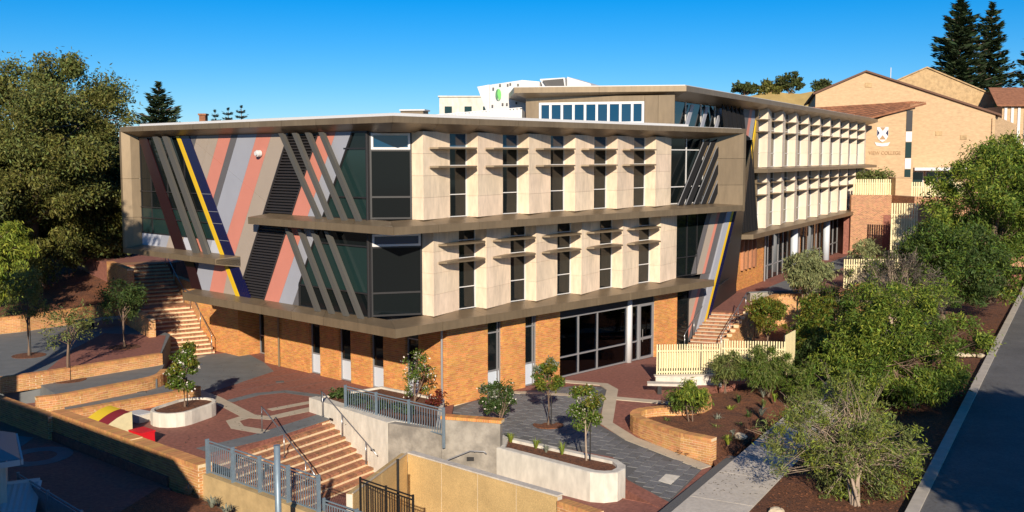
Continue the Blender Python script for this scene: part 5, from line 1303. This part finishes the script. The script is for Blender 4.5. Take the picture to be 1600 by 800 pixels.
tree('court_tree', 'tall slender sapling with pale stem in the long white planter', (2.55, 35.0, .05), 1.5, (2.5, 35.0, 1.65), (.62, .62, 1.25), 38, 90, .23, .105, .044, 'leaf_green', 'bark_pale', tr=.035, seed=16, extra=[('flower_white', .05, .08, .05), ('leaf_yellow', .15, .14, .06)], stake=True)
tree('flowering_shrub', 'bushy shrub with white flowers behind the brick coped wall', (-.55, 40.6, gz(40.6)), .7, (-.55, 40.6, 1.05), (.8, .8, .95), 36, 100, .25, .115, .048, 'leaf_deep', tr=.03, seed=17, cat='shrub', extra=[('flower_white', .04, .08, .05), ('leaf_silver', .08, .12, .07)], stems=3, limbs=4)
tree('flowering_shrub', 'sparse white flowering shrub against the brick wall by the downpipe', (-3.9, 41.5, .5), .9, (-3.8, 41.5, 1.6), (.75, .75, 1.1), 24, 60, .25, .105, .045, 'leaf_green', tr=.03, seed=18, cat='shrub', extra=[('flower_white', .13, .09, .06)], stems=3, limbs=5)
tree('red_shrub', 'small dark red leaved shrub at the foot of the downpipe', (-3.05, 40.6, .5), .3, (-3.0, 40.6, .95), (.45, .45, .42), 12, 40, .2, .12, .06, 'leaf_red', tr=.02, seed=19, cat='shrub', stems=2, limbs=3)
for i in range(4):
    p = Vector((-7.2, 42.3)).lerp(Vector((-4.2, 39.6)), i / 3)
    tree('low_shrub', ('first', 'second', 'third', 'fourth')[i] + ' low green shrub from the left behind the fence of the raised planter', (p.x, p.y, .5), .15, (p.x, p.y, .72), (.5, .42, .22), 14, 40, .2, .13, .06, 'leaf_deep', tr=.015, seed=30 + i, cat='shrub', group='low shrubs in the raised planter', stems=2, limbs=2)
# right hand garden
tree('garden_tree', 'wispy open tree with bare grey twigs leaning over the footpath in the foreground', (10.6, 31.3, -.4), 1.7, (10.8, 33.0, 1.4), (3.15, 2.5, 2.35), 200, 78, .42, .17, .034, 'leaf_olive', 'bark_pale', tr=.05, seed=21, shell=.2, stems=7, limbs=14, extra=[('leaf_bright', .3, .16, .034)], low=-.8, lobes=13, twigs=150, droop=.3)
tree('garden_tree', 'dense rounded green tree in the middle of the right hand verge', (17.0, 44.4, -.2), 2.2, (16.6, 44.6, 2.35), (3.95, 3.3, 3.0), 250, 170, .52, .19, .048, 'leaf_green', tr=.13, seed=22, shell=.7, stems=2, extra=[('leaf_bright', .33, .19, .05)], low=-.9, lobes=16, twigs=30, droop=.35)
tree('garden_tree', 'grey brown thinning bush behind the rounded green tree', (20.6, 53.6, .2), 2.2, (19.6, 53.0, 3.55), (3.1, 2.2, 2.2), 120, 80, .5, .2, .042, 'leaf_dry', 'bark_pale', tr=.1, seed=23, shell=.3, stems=3, limbs=14, extra=[('leaf_green', .15, .2, .05)], lobes=9, twigs=130)
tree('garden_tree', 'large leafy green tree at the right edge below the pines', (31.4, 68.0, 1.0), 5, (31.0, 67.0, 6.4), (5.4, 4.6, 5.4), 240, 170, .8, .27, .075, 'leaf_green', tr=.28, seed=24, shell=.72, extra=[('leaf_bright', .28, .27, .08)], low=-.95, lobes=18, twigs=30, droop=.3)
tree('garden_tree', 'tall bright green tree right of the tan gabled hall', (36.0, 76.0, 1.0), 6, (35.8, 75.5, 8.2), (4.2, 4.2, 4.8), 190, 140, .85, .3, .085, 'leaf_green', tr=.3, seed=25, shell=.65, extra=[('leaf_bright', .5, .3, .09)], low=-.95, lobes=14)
tree('garden_tree', 'middle dark green tree filling the gap behind the grey brown bush', (25.8, 62.0, .6), 3, (25.8, 61.6, 4.1), (3.6, 3.0, 3.2), 150, 130, .65, .24, .07, 'leaf_deep', tr=.18, seed=26, shell=.6, extra=[('leaf_green', .4, .24, .075)], lobes=12, twigs=24)
tree('garden_shrub', 'feathery yellow green shrub between slat screen and retaining wall', (14.4, 50.4, -.2), 1.3, (14.4, 50.4, 1.35), (1.2, 1.1, 1.5), 50, 80, .36, .2, .045, 'leaf_green', tr=.04, seed=47, cat='shrub', stems=3, extra=[('leaf_yellow', .35, .2, .045)], twigs=12)
tree('garden_shrub', 'tall dark green shrub right of the slat screen return', (15.6, 48.0, -.3), 1.2, (15.2, 48.2, 1.2), (1.3, 1.1, 1.5), 50, 80, .4, .2, .055, 'leaf_deep', tr=.04, seed=48, cat='shrub', stems=3, extra=[('leaf_green', .3, .2, .055)])
tree('garden_shrub', 'dusty green shrub in front of the far brick retaining wall', (18.0, 57.8, .2), 1.4, (18.0, 57.6, 1.9), (1.7, 1.3, 1.6), 60, 80, .45, .22, .055, 'leaf_green', tr=.05, seed=49, cat='shrub', stems=3, extra=[('leaf_dry', .35, .2, .05)], twigs=20)
tree('garden_shrub', 'loose green shrub beside the footpath below the rounded tree', (12.6, 43.9, -.35), .9, (12.7, 44.0, .75), (1.0, .9, 1.05), 40, 66, .34, .2, .045, 'leaf_green', tr=.03, seed=50, cat='shrub', stems=3, extra=[('leaf_olive', .3, .2, .045)], twigs=20)
tree('garden_shrub', 'dark low shrub under the rounded green tree beside the kerb', (19.3, 46.2, -.1), .6, (19.3, 46.0, .5), (1.3, 1.0, .7), 40, 70, .35, .2, .06, 'leaf_deep', tr=.04, seed=45, cat='shrub', stems=3)
tree('garden_shrub', 'grey green shrub between the two nearest trees by the footpath', (13.4, 38.8, -.35), .6, (13.4, 38.8, .35), (1.1, 1.0, .75), 36, 60, .33, .18, .05, 'leaf_olive', tr=.03, seed=46, cat='shrub', stems=3)
tree('weeping_tree', 'pale green weeping tree in front of the wing windows', (17.4, 62.0, .2), 3.2, (17.3, 61.6, 3.7), (2.1, 1.8, 1.5), 90, 90, .5, .26, .06, 'leaf_weep', tr=.08, seed=27, droop=1.0, shell=.4, low=-1)
tree('weeping_tree', 'thin pale green weeping tree by the far wing windows', (25.4, 74.0, 1.6), 2.0, (25.4, 74.0, 3.6), (1.5, 1.4, 1.0), 36, 60, .5, .26, .06, 'leaf_weep', tr=.07, seed=28, droop=1.0, shell=.4, low=-1)
tree('golden_tree', 'yellow green feathery tree against the brick retaining wall', (13.6, 54.8, -.2), 1.6, (13.5, 54.8, 2.15), (1.15, 1.1, 1.15), 46, 66, .36, .24, .06, 'leaf_yellow', tr=.05, seed=29, shell=.4, extra=[('leaf_green', .5, .22, .06)])
tree('golden_tree', 'taller feathery shrub with orange tips right of the retaining wall', (15.6, 53.5, -.3), 1.6, (15.6, 53.5, 1.9), (1.5, 1.2, 1.9), 60, 66, .42, .24, .06, 'leaf_green', tr=.05, seed=40, shell=.35, extra=[('leaf_yellow', .4, .22, .06)], stems=3)
tree('bamboo_shrub', 'drooping green shrub in front of the right slat screen', (11.3, 45.4, -.15), 1.0, (11.3, 45.4, 1.1), (1.35, 1.0, 1.1), 62, 80, .34, .26, .035, 'leaf_green', tr=.03, seed=41, cat='shrub', droop=.8, stems=4, extra=[('leaf_olive', .5, .24, .035)], low=-1)
tree('bamboo_shrub', 'light green drooping shrub between the two slat screens', (9.5, 45.9, -.1), .9, (9.5, 45.9, 1.0), (.95, .8, .95), 44, 70, .32, .26, .035, 'leaf_olive', tr=.03, seed=42, cat='shrub', droop=.8, stems=4, low=-1)
tree('bamboo_shrub', 'broad green shrub with hanging leaves inside the curved brick planter', (7.05, 40.4, 0), .8, (7.0, 40.4, 1.0), (.85, .8, .75), 38, 90, .3, .16, .04, 'leaf_green', tr=.03, seed=43, cat='shrub', droop=.7, stems=2, low=-1, extra=[('leaf_bright', .4, .2, .05)])
tree('garden_shrub', 'dark shrub in the shade left of the rounded green tree', (14.2, 48.4, -.3), .8, (14.3, 48.4, .95), (1.3, 1.1, 1.25), 44, 66, .4, .24, .07, 'leaf_deep', tr=.04, seed=44, cat='shrub', stems=3)
# low planting in the beds
r9 = random.Random(99); words = ['silver', 'grey green', 'dark green', 'bright green']; lm = ['leaf_silver', 'leaf_olive', 'leaf_deep', 'leaf_bright']
spots = [(8.3, 38.8), (8.9, 40.0), (9.5, 41.2), (9.0, 42.4), (10.2, 42.0), (10.6, 43.3), (9.7, 44.0), (11.3, 44.2), (8.2, 40.9), (7.9, 39.6), (12.6, 45.4), (8.0, 37.9), (11.0, 45.0), (6.1, 40.6)]
where = ['just behind the near end of the curved planter wall', 'left of the pale boulder by the footpath', 'beside the footpath, a step beyond the pale boulder', 'in the middle of the bed behind the planter shrub', 'at the footpath edge halfway along the bed', 'at the footpath edge below the drooping shrub', 'under the light green drooping shrub', 'in front of the drooping green shrub', 'close behind the broad planter shrub', 'between the planter shrub and the pale boulder', 'at the far right end of the slat screens', 'nearest the corner of path and planter wall', 'right of the drooping green shrub', 'inside the bend of the curved planter']
for i, (x, y) in enumerate(spots):
    k = i % 4
    tuft('bed_plant', words[k] + ' tuft ' + where[i], (x, y, -.22 + (y - 37) * .02), 26, r9.uniform(.28, .5), r9.uniform(.25, .42), .035, lm[k], 200 + i, group='tufted plants in the mulch bed')
for i, (x, y, h) in enumerate(((-.05, 37.3, .42), (.85, 36.5, .40), (1.75, 35.75, .48))):
    tuft('grass_tuft', ('leftmost', 'middle', 'right hand')[i] + ' bright grass tuft in the long white planter', (x, y, .05), 34, h, .3, .022, 'leaf_bright', 230 + i, group='grass tufts in the long planter')
tuft('agave', 'small blue grey rosette in the long white planter', (1.2, 36.0, .05), 22, .3, .2, .05, 'leaf_silver', 240)
for i, (x, y) in enumerate(((-9.15, 31.05), (-8.55, 30.45), (-10.2, 32.3))):
    tuft('agave', ('pale rosette plant second from the brick wall below the fence', 'pale rosette plant nearest the pole below the fence', 'pale rosette plant against the brick wall end')[i], (x, y, -.24), 30, .32, .34, .05, 'leaf_silver', 250 + i, group='rosettes in the front bed')
def stone(name, label, p, s, seed, group):
    r = random.Random(seed); mb = MB(); n = 7; rings = []
    for j, (f_, z) in enumerate(((.8, 0), (1.0, .35), (.75, .75), (.25, .95))):
        rings.append([(p[0] + s * f_ * math.cos(6.283 * k / n) * r.uniform(.8, 1.15), p[1] + s * f_ * math.sin(6.283 * k / n) * r.uniform(.7, 1.1), p[2] + s * z * .8 - .05) for k in range(n)])
    for a in range(3):
        for k in range(n): mb.poly([rings[a][k], rings[a][(k + 1) % n], rings[a + 1][(k + 1) % n], rings[a + 1][k]])
    mb.poly(rings[3]); o = obj(name, mb, 'rock', None); tag(o, label, 'rock', group)
stone('rock', 'tan boulder by the footpath at the bottom edge', (8.1, 31.2, -.45), .28, 1, None)
stone('rock', 'pale blue grey boulder among the tufts by the footpath', (8.7, 39.2, -.28), .3, 2, None)
for i in range(14):
    t = i / 13; stone('rock', 'pale rock in the row across the verge bed near the kerb', (22.0 + t * 2.7 + r9.uniform(-.15, .15), 55.9 - t * 1.3 + r9.uniform(-.2, .2), -.12), r9.uniform(.16, .3), 300 + i, 'pale rocks in the verge row')
for i in range(9):
    t = i / 8; stone('rock', 'pale rock edging the far verge bed by the road', (33.5 + t * 3.4, 80.6 - t * .6, 0), r9.uniform(.2, .3), 330 + i, 'pale rocks edging the far verge')

# trees outside the picture whose shade falls into it (behind and beside the camera)
nh = thing('neighbour_house', (-18.5, 22.5, -2.2), 'long gabled house left of the viewpoint shading the lower yard', 'building')
hA, hB = Vector((-32.0, 34.4)), Vector((-10.3, 15.0)); hd = (hB - hA).normalized(); hn = Vector((.666, .746)); hz = 7.98
obj('wall', MB().plan([hA + hn * 1.6, hB + hn * 1.6, hB - hn * 1.6, hA - hn * 1.6], -2.2, hz - 2.0), 'concrete_white', nh)
for sg in (1, -1):
    a, b = hA + hn * 1.85 * sg, hB + hn * 1.85 * sg
    obj('roof', MB().prism([(*hA, hz), (*hB, hz), (*b, hz - 2.1), (*a, hz - 2.1)], (0, 0, -.15)), 'roof_tile', nh)
obj('gable', MB().prism([(*(hB + hn * 1.6 - hd * .1), hz - 2.0), (*(hB - hn * 1.6 - hd * .1), hz - 2.0), (*(hB - hd * .1), hz - .2)], (*(-hd * .2), 0)), 'concrete_white', nh)
tree('shade_tree', 'tall tree left of the terraces shading the left stairs', (-21.0, 33.0, -.4), 9, (-20.4, 33.0, 11.8), (2.9, 3.0, 4.4), 190, 60, .95, .45, .2, 'leaf_fig', tr=.4, seed=62)
tree('shade_tree', 'second tall tree left of the terraces shading the garden bank', (-31.5, 36.5, -.4), 9, (-30.6, 36.5, 11.2), (4.0, 3.4, 4.6), 170, 60, 1.0, .45, .2, 'leaf_fig', tr=.4, seed=64)
tree('shade_tree', 'tall tree right of the viewpoint shading the road', (21.0, 12.0, -.5), 9, (20.6, 11.0, 8.8), (6.8, 5.2, 5.0), 330, 85, 1.2, .55, .25, 'leaf_fig', tr=.45, seed=63)

# ================================================================== BACKGROUND
hall = thing('gabled_hall', (41, 112, 5), 'tan brick gabled college hall behind the wing with crest and lettering', 'building')
obj('wall', MB().prism([(31.6, 110, 4), (31.6, 110, 17.0), (36.7, 110, 19.15), (50.4, 110, 14.8), (50.4, 110, 4)], (6, 24, 0)), 'tan_brick', hall)
obj('roof', MB().prism([(31.2, 109.7, 17.0), (36.7, 109.7, 19.35), (36.7, 109.7, 19.17), (31.3, 109.7, 16.85)], (6, 25, 0)).prism([(36.7, 109.7, 19.35), (51.0, 109.7, 14.8), (50.9, 109.7, 14.62), (36.7, 109.7, 19.17)], (6, 25, 0)), 'roof_edge', hall)
obj('side_wall', MB().prism([(50.42, 110.2, 4), (50.42, 110.2, 14.7), (54.5, 114, 13.9), (54.5, 114, 4)], (-.2, .3, 0)), 'tan_brick', hall)
obj('front_wall', MB().prism([(33.0, 105, 4), (33.0, 105, 13.1), (35.8, 105, 13.9), (40.1, 105, 15.45), (40.1, 105, 4)], (0, 4.9, 0)), 'tan_brick', hall)
tl = MB(); nr, nc = 7, 26
f0, f1, b0, b1 = [Vector(p) for p in ((30.5, 104.6, 13.05), (41.0, 104.6, 15.75), (30.5, 110.2, 15.5), (41.6, 110.2, 16.1))]
for i in range(nr):
    for j in range(nc):
        def q_(s, t): return f0.lerp(f1, s).lerp(b0.lerp(b1, s), t)
        s0, s1, t0, t1 = j / nc, (j + .96) / nc, i / nr, (i + 1.05) / nr
        a, b, c, d = q_(s0, t0), q_(s1, t0), q_(s1, t1), q_(s0, t1); up = Vector((0, 0, .10)); lo = Vector((0, 0, .02))
        tl.prism([a + up, b + up, c + lo, d + lo], (0, 0, -.06))
tag(obj('tile_courses', tl, 'roof_tile', hall), kind='stuff')
obj('roof_board', MB().bar(f0 - Vector((0, 0, .1)), f1 - Vector((0, 0, .1)), .1, .2), 'roof_tile', hall)
for z0, z1, m in ((12.95, 15.0, 'frame_dark'), (11.9, 12.9, 'frame_white'), (10.3, 11.85, 'glass_teal'), (9.2, 10.25, 'frame_white'), (7.6, 9.15, 'glass_teal')):
    obj('window_strip', MB().box(39.25, 39.85, 104.93, 105.05, z0, z1), m, hall)
# crest and lettering
cr_ = MB().prism([(36.35, 104.93, 13.35), (37.5, 104.93, 13.35), (37.5, 104.93, 12.5), (37.3, 104.93, 12.1), (36.93, 104.93, 11.85), (36.55, 104.93, 12.1), (36.35, 104.93, 12.5)], (0, .06, 0))
cs = obj('crest', cr_, 'frame_white', hall)
for pts, m in (([(36.65, 13.33), (37.2, 13.33), (36.93, 12.98)], 'letter_brown'), ([(36.38, 13.1), (36.38, 12.45), (36.62, 12.75)], 'clad_navy'), ([(37.47, 13.1), (37.47, 12.45), (37.23, 12.75)], 'clad_navy'), ([(36.6, 12.12), (37.25, 12.12), (36.93, 12.55)], 'letter_brown')):
    obj('crest_field', MB().prism([(x, 104.91, z) for x, z in pts], (0, .02, 0)), m, cs)
obj('scroll', MB().prism([(36.15, 104.93, 11.85), (36.35, 104.93, 11.5), (36.93, 104.93, 11.42), (37.5, 104.93, 11.5), (37.7, 104.93, 11.85), (36.93, 104.93, 11.72)], (0, .05, 0)), 'frame_white', hall)
tc = bpy.data.curves.new('lettering', 'FONT'); tc.body = 'VIEW COLLEGE'; tc.size = .50; tc.extrude = .02
to = bpy.data.objects.new('lettering_curve', tc); COL.objects.link(to); bpy.context.view_layer.update()
me = bpy.data.meshes.new_from_object(to.evaluated_get(bpy.context.evaluated_depsgraph_get())); bpy.data.objects.remove(to)
me.materials.clear(); me.materials.append(MATS['letter_brown']); lo_ = bpy.data.objects.new('lettering', me); COL.objects.link(lo_); lo_.parent = hall
xs_ = [v.co.x for v in me.vertices]; sx = 3.2 / max(.1, max(xs_) - min(xs_))
lo_.matrix_local = Matrix.Translation(Vector((35.6, 104.96, 10.62)) - ORG[hall.name]) @ Matrix.Rotation(math.pi / 2, 4, 'X') @ Matrix.Diagonal((sx, 1, 1, 1))
for x in (33.15, 50.1): obj('downpipe', MB().tube([(x, 109.88 if x > 40 else 104.9, 5), (x, 109.88 if x > 40 else 104.9, 14.4 if x > 40 else 13.0)], .09, 8), 'tan_brick', hall)
for x, z in ((44.2, 12.6), (46.8, 12.2), (36.7, 17.6)): obj('vent', MB().box(x, x + .7, 109.93, 110.02, z, z + .45), 'roof_tile_tan', hall)
obj('canopy', MB().box(41.2, 46.5, 107.4, 110, 9.0, 9.3), 'frame_white', hall)
for k in range(3):
    wf = obj('window_frame', MB().box(41.8 + k * 1.5, 43.1 + k * 1.5, 109.9, 110.05, 7.2, 8.9), 'frame_white', hall); obj('pane', MB().box(41.9 + k * 1.5, 43.0 + k * 1.5, 109.86, 109.9, 7.3, 8.8), 'glass_teal', wf)
hb = thing('tiled_house', (51, 128, 6), 'tan tiled roof house behind the gabled hall', 'building')
obj('wall', MB().prism([(43.6, 125, 5), (43.6, 125, 18.6), (48.9, 125, 20.9), (57.2, 125, 17.5), (57.2, 125, 5)], (5, 18, 0)), 'roof_tile_tan', hb)
obj('roof', MB().prism([(48.9, 124.8, 21.0), (57.4, 124.8, 17.55), (57.4, 124.8, 17.4), (48.9, 124.8, 20.85)], (5, 18, 0)).prism([(43.4, 124.8, 18.6), (48.9, 124.8, 21.0), (48.9, 124.8, 20.85), (43.4, 124.8, 18.45)], (5, 18, 0)), 'roof_tile_tan', hb)
obj('aerial', MB().tube([(46.5, 130, 19.5), (46.5, 130, 21.3)], .05, 6), 'frame_white', hb)
hc = thing('brown_roof_house', (60, 122, 6), 'narrow house with white pilasters and brown roof at the right edge', 'building')
obj('wall', MB().box(54.8, 66, 118, 130, 4, 16.0), 'tan_brick', hc)
obj('roof', MB().prism([(54.0, 117.4, 16.0), (67, 117.4, 16.0), (67, 124, 18.3), (56.0, 124, 18.3)], (0, .3, .2)), 'roof_tile', hc)
for k in range(4): obj('pilaster', MB().box(55.0 + k * .75, 55.3 + k * .75, 117.85, 118, 8, 15.9), 'frame_white', hc)
for k in range(3): obj('window', MB().box(58.2 + k * 1.6, 59.2 + k * 1.6, 117.9, 118.02, 11, 15.6), 'glass_dark', hc)
# slat screens and walls between wing and hall
struct('link_terrace', MB().plan([(30, 94.5), (52, 90), (52, 109.9), (30, 109.9)], -1, 5.2), 'red_paving')
low_wall('terrace_wall', [(30.5, 94.3), (34.2, 94.0), (34.8, 90.2), (46, 89.4)], 1.0, 7.0, .5, 'reddish brick terrace wall between the wing and the gabled hall', m='brick_dark', coping=False)
slat_fence('slat_fence', 'cream slat fence on the terrace wall nearest the wing end', (30.8, 94.4), (34.0, 94.2), 6.6, 8.4, pitch=.2, wd=.13, backing=True)
slat_fence('slat_fence', 'tall cream slat screen beside the terrace wall', (32.2, 88.6), (34.2, 88.3), 1.6, 6.5, pitch=.2, wd=.13)
slat_fence('slat_fence', 'cream slat fence below the hall canopy windows', (35.6, 96.0), (41.5, 95.6), 6.0, 8.1, pitch=.2, wd=.13)
sb = thing('stair_block', (34.8, 93, 4.5), 'tan solid block between the slat fences by the hall', 'wall')
obj('block', MB().box(34.1, 35.5, 93.2, 95.0, 4.5, 8.5), 'tan_brick', sb); obj('cap', MB().box(34.05, 35.55, 93.15, 95.05, 8.5, 8.58), 'tan_brick', sb)
tree('hedge_shrub', 'olive hedge shrub above the slat fence by the hall', (33.2, 98, 5.2), 1.5, (33.2, 98.0, 8.4), (2.4, 1.2, .9), 30, 70, .6, .3, .1, 'leaf_olive', tr=.08, seed=70, cat='shrub', stems=2)
# hill with dry grass and trees
hm = MB(); nx_, ny_ = 24, 10
for j in range(ny_ + 1):
    for i in range(nx_ + 1):
        x = 25 + 50 * i / nx_; y = 150 + 60 * j / ny_; e = max(0, 1 - ((x - 46) / 22) ** 4) * min(1, j / 3)
        hm.v.append((x, y, 8 + e * (12.6 + .25 * math.sin(x * .8) + .02 * (x - 46))))
for j in range(ny_):
    for i in range(nx_): a = j * (nx_ + 1) + i; hm.f.append((a, a + 1, a + nx_ + 2, a + nx_ + 1))
struct('hill', hm, 'dry_grass')
for i, (x, z, r1, r2, lab) in enumerate(((37.0, 21.2, 2.6, .9, 'low dark tree leftmost on the dry hill'), (41.5, 21.4, 2.8, 1.3, 'brownish round tree on the dry hill'), (44.2, 22.2, 2.6, 1.9, 'tallest dark tree on the dry hill'), (49.5, 21.6, 2.0, .8, 'small dark tree right on the dry hill'))):
    tree('hill_tree', lab, (x, 168, 18.5), 2, (x, 168, z), (r1, 2, r2), 30, 60, .7, .5, .25, 'leaf_fig_dark' if i != 1 else 'leaf_fig', tr=.2, seed=80 + i, group='trees on the dry hill')
for i, (x, z, lab) in enumerate(((57, 19.2, 'dark bush behind the hall roof, left of the aerial'), (60.5, 20.6, 'dark bush behind the hall roof, right of the aerial'))):
    tree('hill_tree', lab, (x, 160, 12), 4, (x, 160, z), (2.6, 2, 1.6), 26, 60, .7, .5, .25, 'leaf_fig_dark', tr=.2, seed=90 + i, group='bushes behind the hall')
conifer('norfolk_pine', 'leftmost and broadest dark Norfolk pine at the upper right', (63.2, 150, 7), 25.6, 7.2, 51, tiers=24, dens=4.4)
conifer('norfolk_pine', 'middle dark Norfolk pine at the upper right', (69.0, 153, 7), 25.2, 6.0, 52, tiers=23, dens=4.0)
conifer('norfolk_pine', 'dark Norfolk pine cut by the right edge of the picture', (74.0, 148, 7), 23.5, 6.0, 53, tiers=22, dens=4.0)
conifer('norfolk_pine', 'lone pine between the huge tree and the roof on the left', (-41.5, 124, 3), 15.9, 5.2, 54, tiers=19, dens=3.2)
for i, x in enumerate((-56.3, -53.8, -51.3)):
    conifer('distant_pine', ('leftmost', 'middle', 'rightmost')[i] + ' of the three tiny pines above the left roof', (x, 200, 5), 14.2 + i * .4, 3.6, 55 + i, 'leaf_pine_far', tiers=14, dens=2.2, group='tiny pines above the roof')
for i, (x, z) in enumerate(((-46, 15.6), (-38.5, 15.0))):
    tree('far_tree', ('far dark tree beside the lone pine', 'far low bush above the left roof edge')[i], (x, 140, 5), 5, (x, 140, z - 1.2), (2.4, 2, 1.6), 22, 50, .7, .45, .2, 'leaf_fig_dark', tr=.2, seed=95 + i)
# pale fence and neighbour behind the left stairs
nf = thing('pale_wall', (-27, 67.5, 4), 'pale green rendered wall with blue screen above the left stairs', 'wall')
obj('wall', MB().plan([(-28.5, 66.0), (-25.2, 67.5), (-25.4, 67.8), (-28.7, 66.3)], 3.6, 5.6), 'slate_paving', nf); obj('coping', MB().plan([(-28.6, 65.95), (-25.1, 67.5), (-25.35, 67.85), (-28.75, 66.35)], 5.6, 5.68), 'concrete_white', nf)
obj('screen', MB().plan([(-25.1, 67.6), (-24.2, 70.5), (-24.4, 70.55), (-25.3, 67.7)], 3.9, 6.6), 'clad_navy', nf)
nb = thing('neighbour_house', (-38, 92, 3), 'white house with red tiled roof glimpsed through the trees on the left', 'building')
obj('wall', MB().box(-40, -27, 92, 100, 2, 9.2), 'concrete_white', nb); obj('roof', MB().prism([(-40.6, 91.3, 9.2), (-26.4, 91.3, 9.2), (-28.4, 96, 11.6), (-38.6, 96, 11.6)], (0, .2, .2)), 'roof_tile', nb)
for k in range(3): obj('window', MB().box(-38 + k * 4, -36.4 + k * 4, 91.9, 92.05, 6, 8), 'glass_dark', nb)

# ================================================================== SMALL WEAR
def litter(name, label, pts, ln, wd, m):
    P = np.array(pts); n = len(P); a = rng.uniform(0, 6.283, n)
    D = np.stack([np.cos(a), np.sin(a), rng.uniform(-.15, .15, n)], 1) * (ln / 2 * rng.uniform(.6, 1.3, (n, 1))); S = np.stack([-np.sin(a), np.cos(a), rng.uniform(-.2, .2, n)], 1) * (wd / 2)
    c = P.mean(0); o = bpy.data.objects.new(name, quads_mesh(name, P - c, D, S, m)); COL.objects.link(o); o.location = c; tag(o, label, 'leaf litter', kind='stuff')
pts = []
while len(pts) < 700:
    x, y = rng.uniform(-1, 14), rng.uniform(33, 50)
    p = Vector((x, y)); q = along(PX, PY, 0, 0)
    t = (p - Vector((PX, PY))).dot(UW); o_ = (p - Vector((PX, PY))).dot(Vector((.8758, -.4827)))
    if .4 < o_ < 2.4: pts.append((x, y, -.488))
    elif inside((x, y), GP): 
        if rng.random() < .25: pts.append((x, y, gz(y) + .04))
litter('leaf_litter', 'scattered dry leaves on the footpath and grey pavers', pts, .09, .04, 'leaf_dry')
pts = []
while len(pts) < 500:
    x, y = rng.uniform(-19, -6), rng.uniform(36, 52)
    if y > 42.45 - (x + 21.3) * .915 + 1.0 and y < 58 and (x + 4.5) * -.686 + (y - 40) * -.7276 > -3.0: pts.append((x, y, .016))
litter('leaf_litter', 'scattered dry leaves on the red court', pts, .10, .045, 'leaf_dry')
pts = []
for k in range(900):
    t = rng.uniform(-8, 60); o_ = min(.36 + abs(rng.normal()) * .5, 5); q = along(KX, KY, t, o_ if rng.random() < .75 else -abs(rng.normal()) * 2.0); pts.append((q[0], q[1], -.03 if o_ > .36 else .0))
pts = [p for p in pts if True]
litter('leaf_litter', 'dry leaves gathered along the kerb of the road', pts, .10, .04, 'leaf_dry')
for i, (x, y) in enumerate(((-8.2, 49.2), (-10.9, 47.6), (-16.0, 43.9), (-5.2, 46.4))):
    z = .36 if i == 2 else .006
    struct('floor_drain', MB().plan([(x, y), (x + .35, y + .12), (x + .25, y + .42), (x - .1, y + .3)], z - .02, z + .008), 'paving_bed')
for k in range(11):  # saw cut joints of the red court
    a = Vector((-14.5 + k * 1.05, 46.5 - k * .3)); 
    p0 = PT(.95 + k * 1.25, 3.2); p1 = PT(.95 + k * 1.25, .4 - (k > 5) * 1.2)
    struct('paving_joint', MB().bar((p0.x, p0.y, .001), (p1.x, p1.y, .001), .018, .006), 'paving_bed')
for i, (t, o_, a_, b_) in enumerate(((18, 2.2, 3.0, 1.1), (33, 3.6, 4.5, 1.4), (9, 4.8, 2.4, 1.6))):
    q = [along(KX, KY, t, o_), along(KX, KY, t + a_, o_ + .1), along(KX, KY, t + a_ - .1, o_ + b_), along(KX, KY, t + .1, o_ + b_ - .1)]
    struct('road_patch', MB().plan(q, -.06, -.036), 'asphalt_patch')

mat('bark_chip', (0.21, 0.08, 0.034), 0.95, rand=0.65)
pts = []
while len(pts) < 9000:
    t, o_ = rng.uniform(-8, 45), rng.uniform(2.5, 8.3); q = along(PX, PY, t, o_)
    if rng.random() < 1.3 - t / 45: pts.append((q[0], q[1], -.52 + (o_ - 2.43) / 5.92 * .46 + .012))
while len(pts) < 13000:
    x, y = rng.uniform(6, 14), rng.uniform(37, 52); o_ = (Vector((x, y)) - Vector((PX, PY))).dot(Vector((.8758, -.4827)))
    if -4.5 < o_ < .2: pts.append((x, y, -.5 + min(4.5, max(0, -o_)) * .1 + .05))
litter('bark_chips', 'coarse bark chips covering the mulch beds', pts, .13, .06, 'bark_chip')
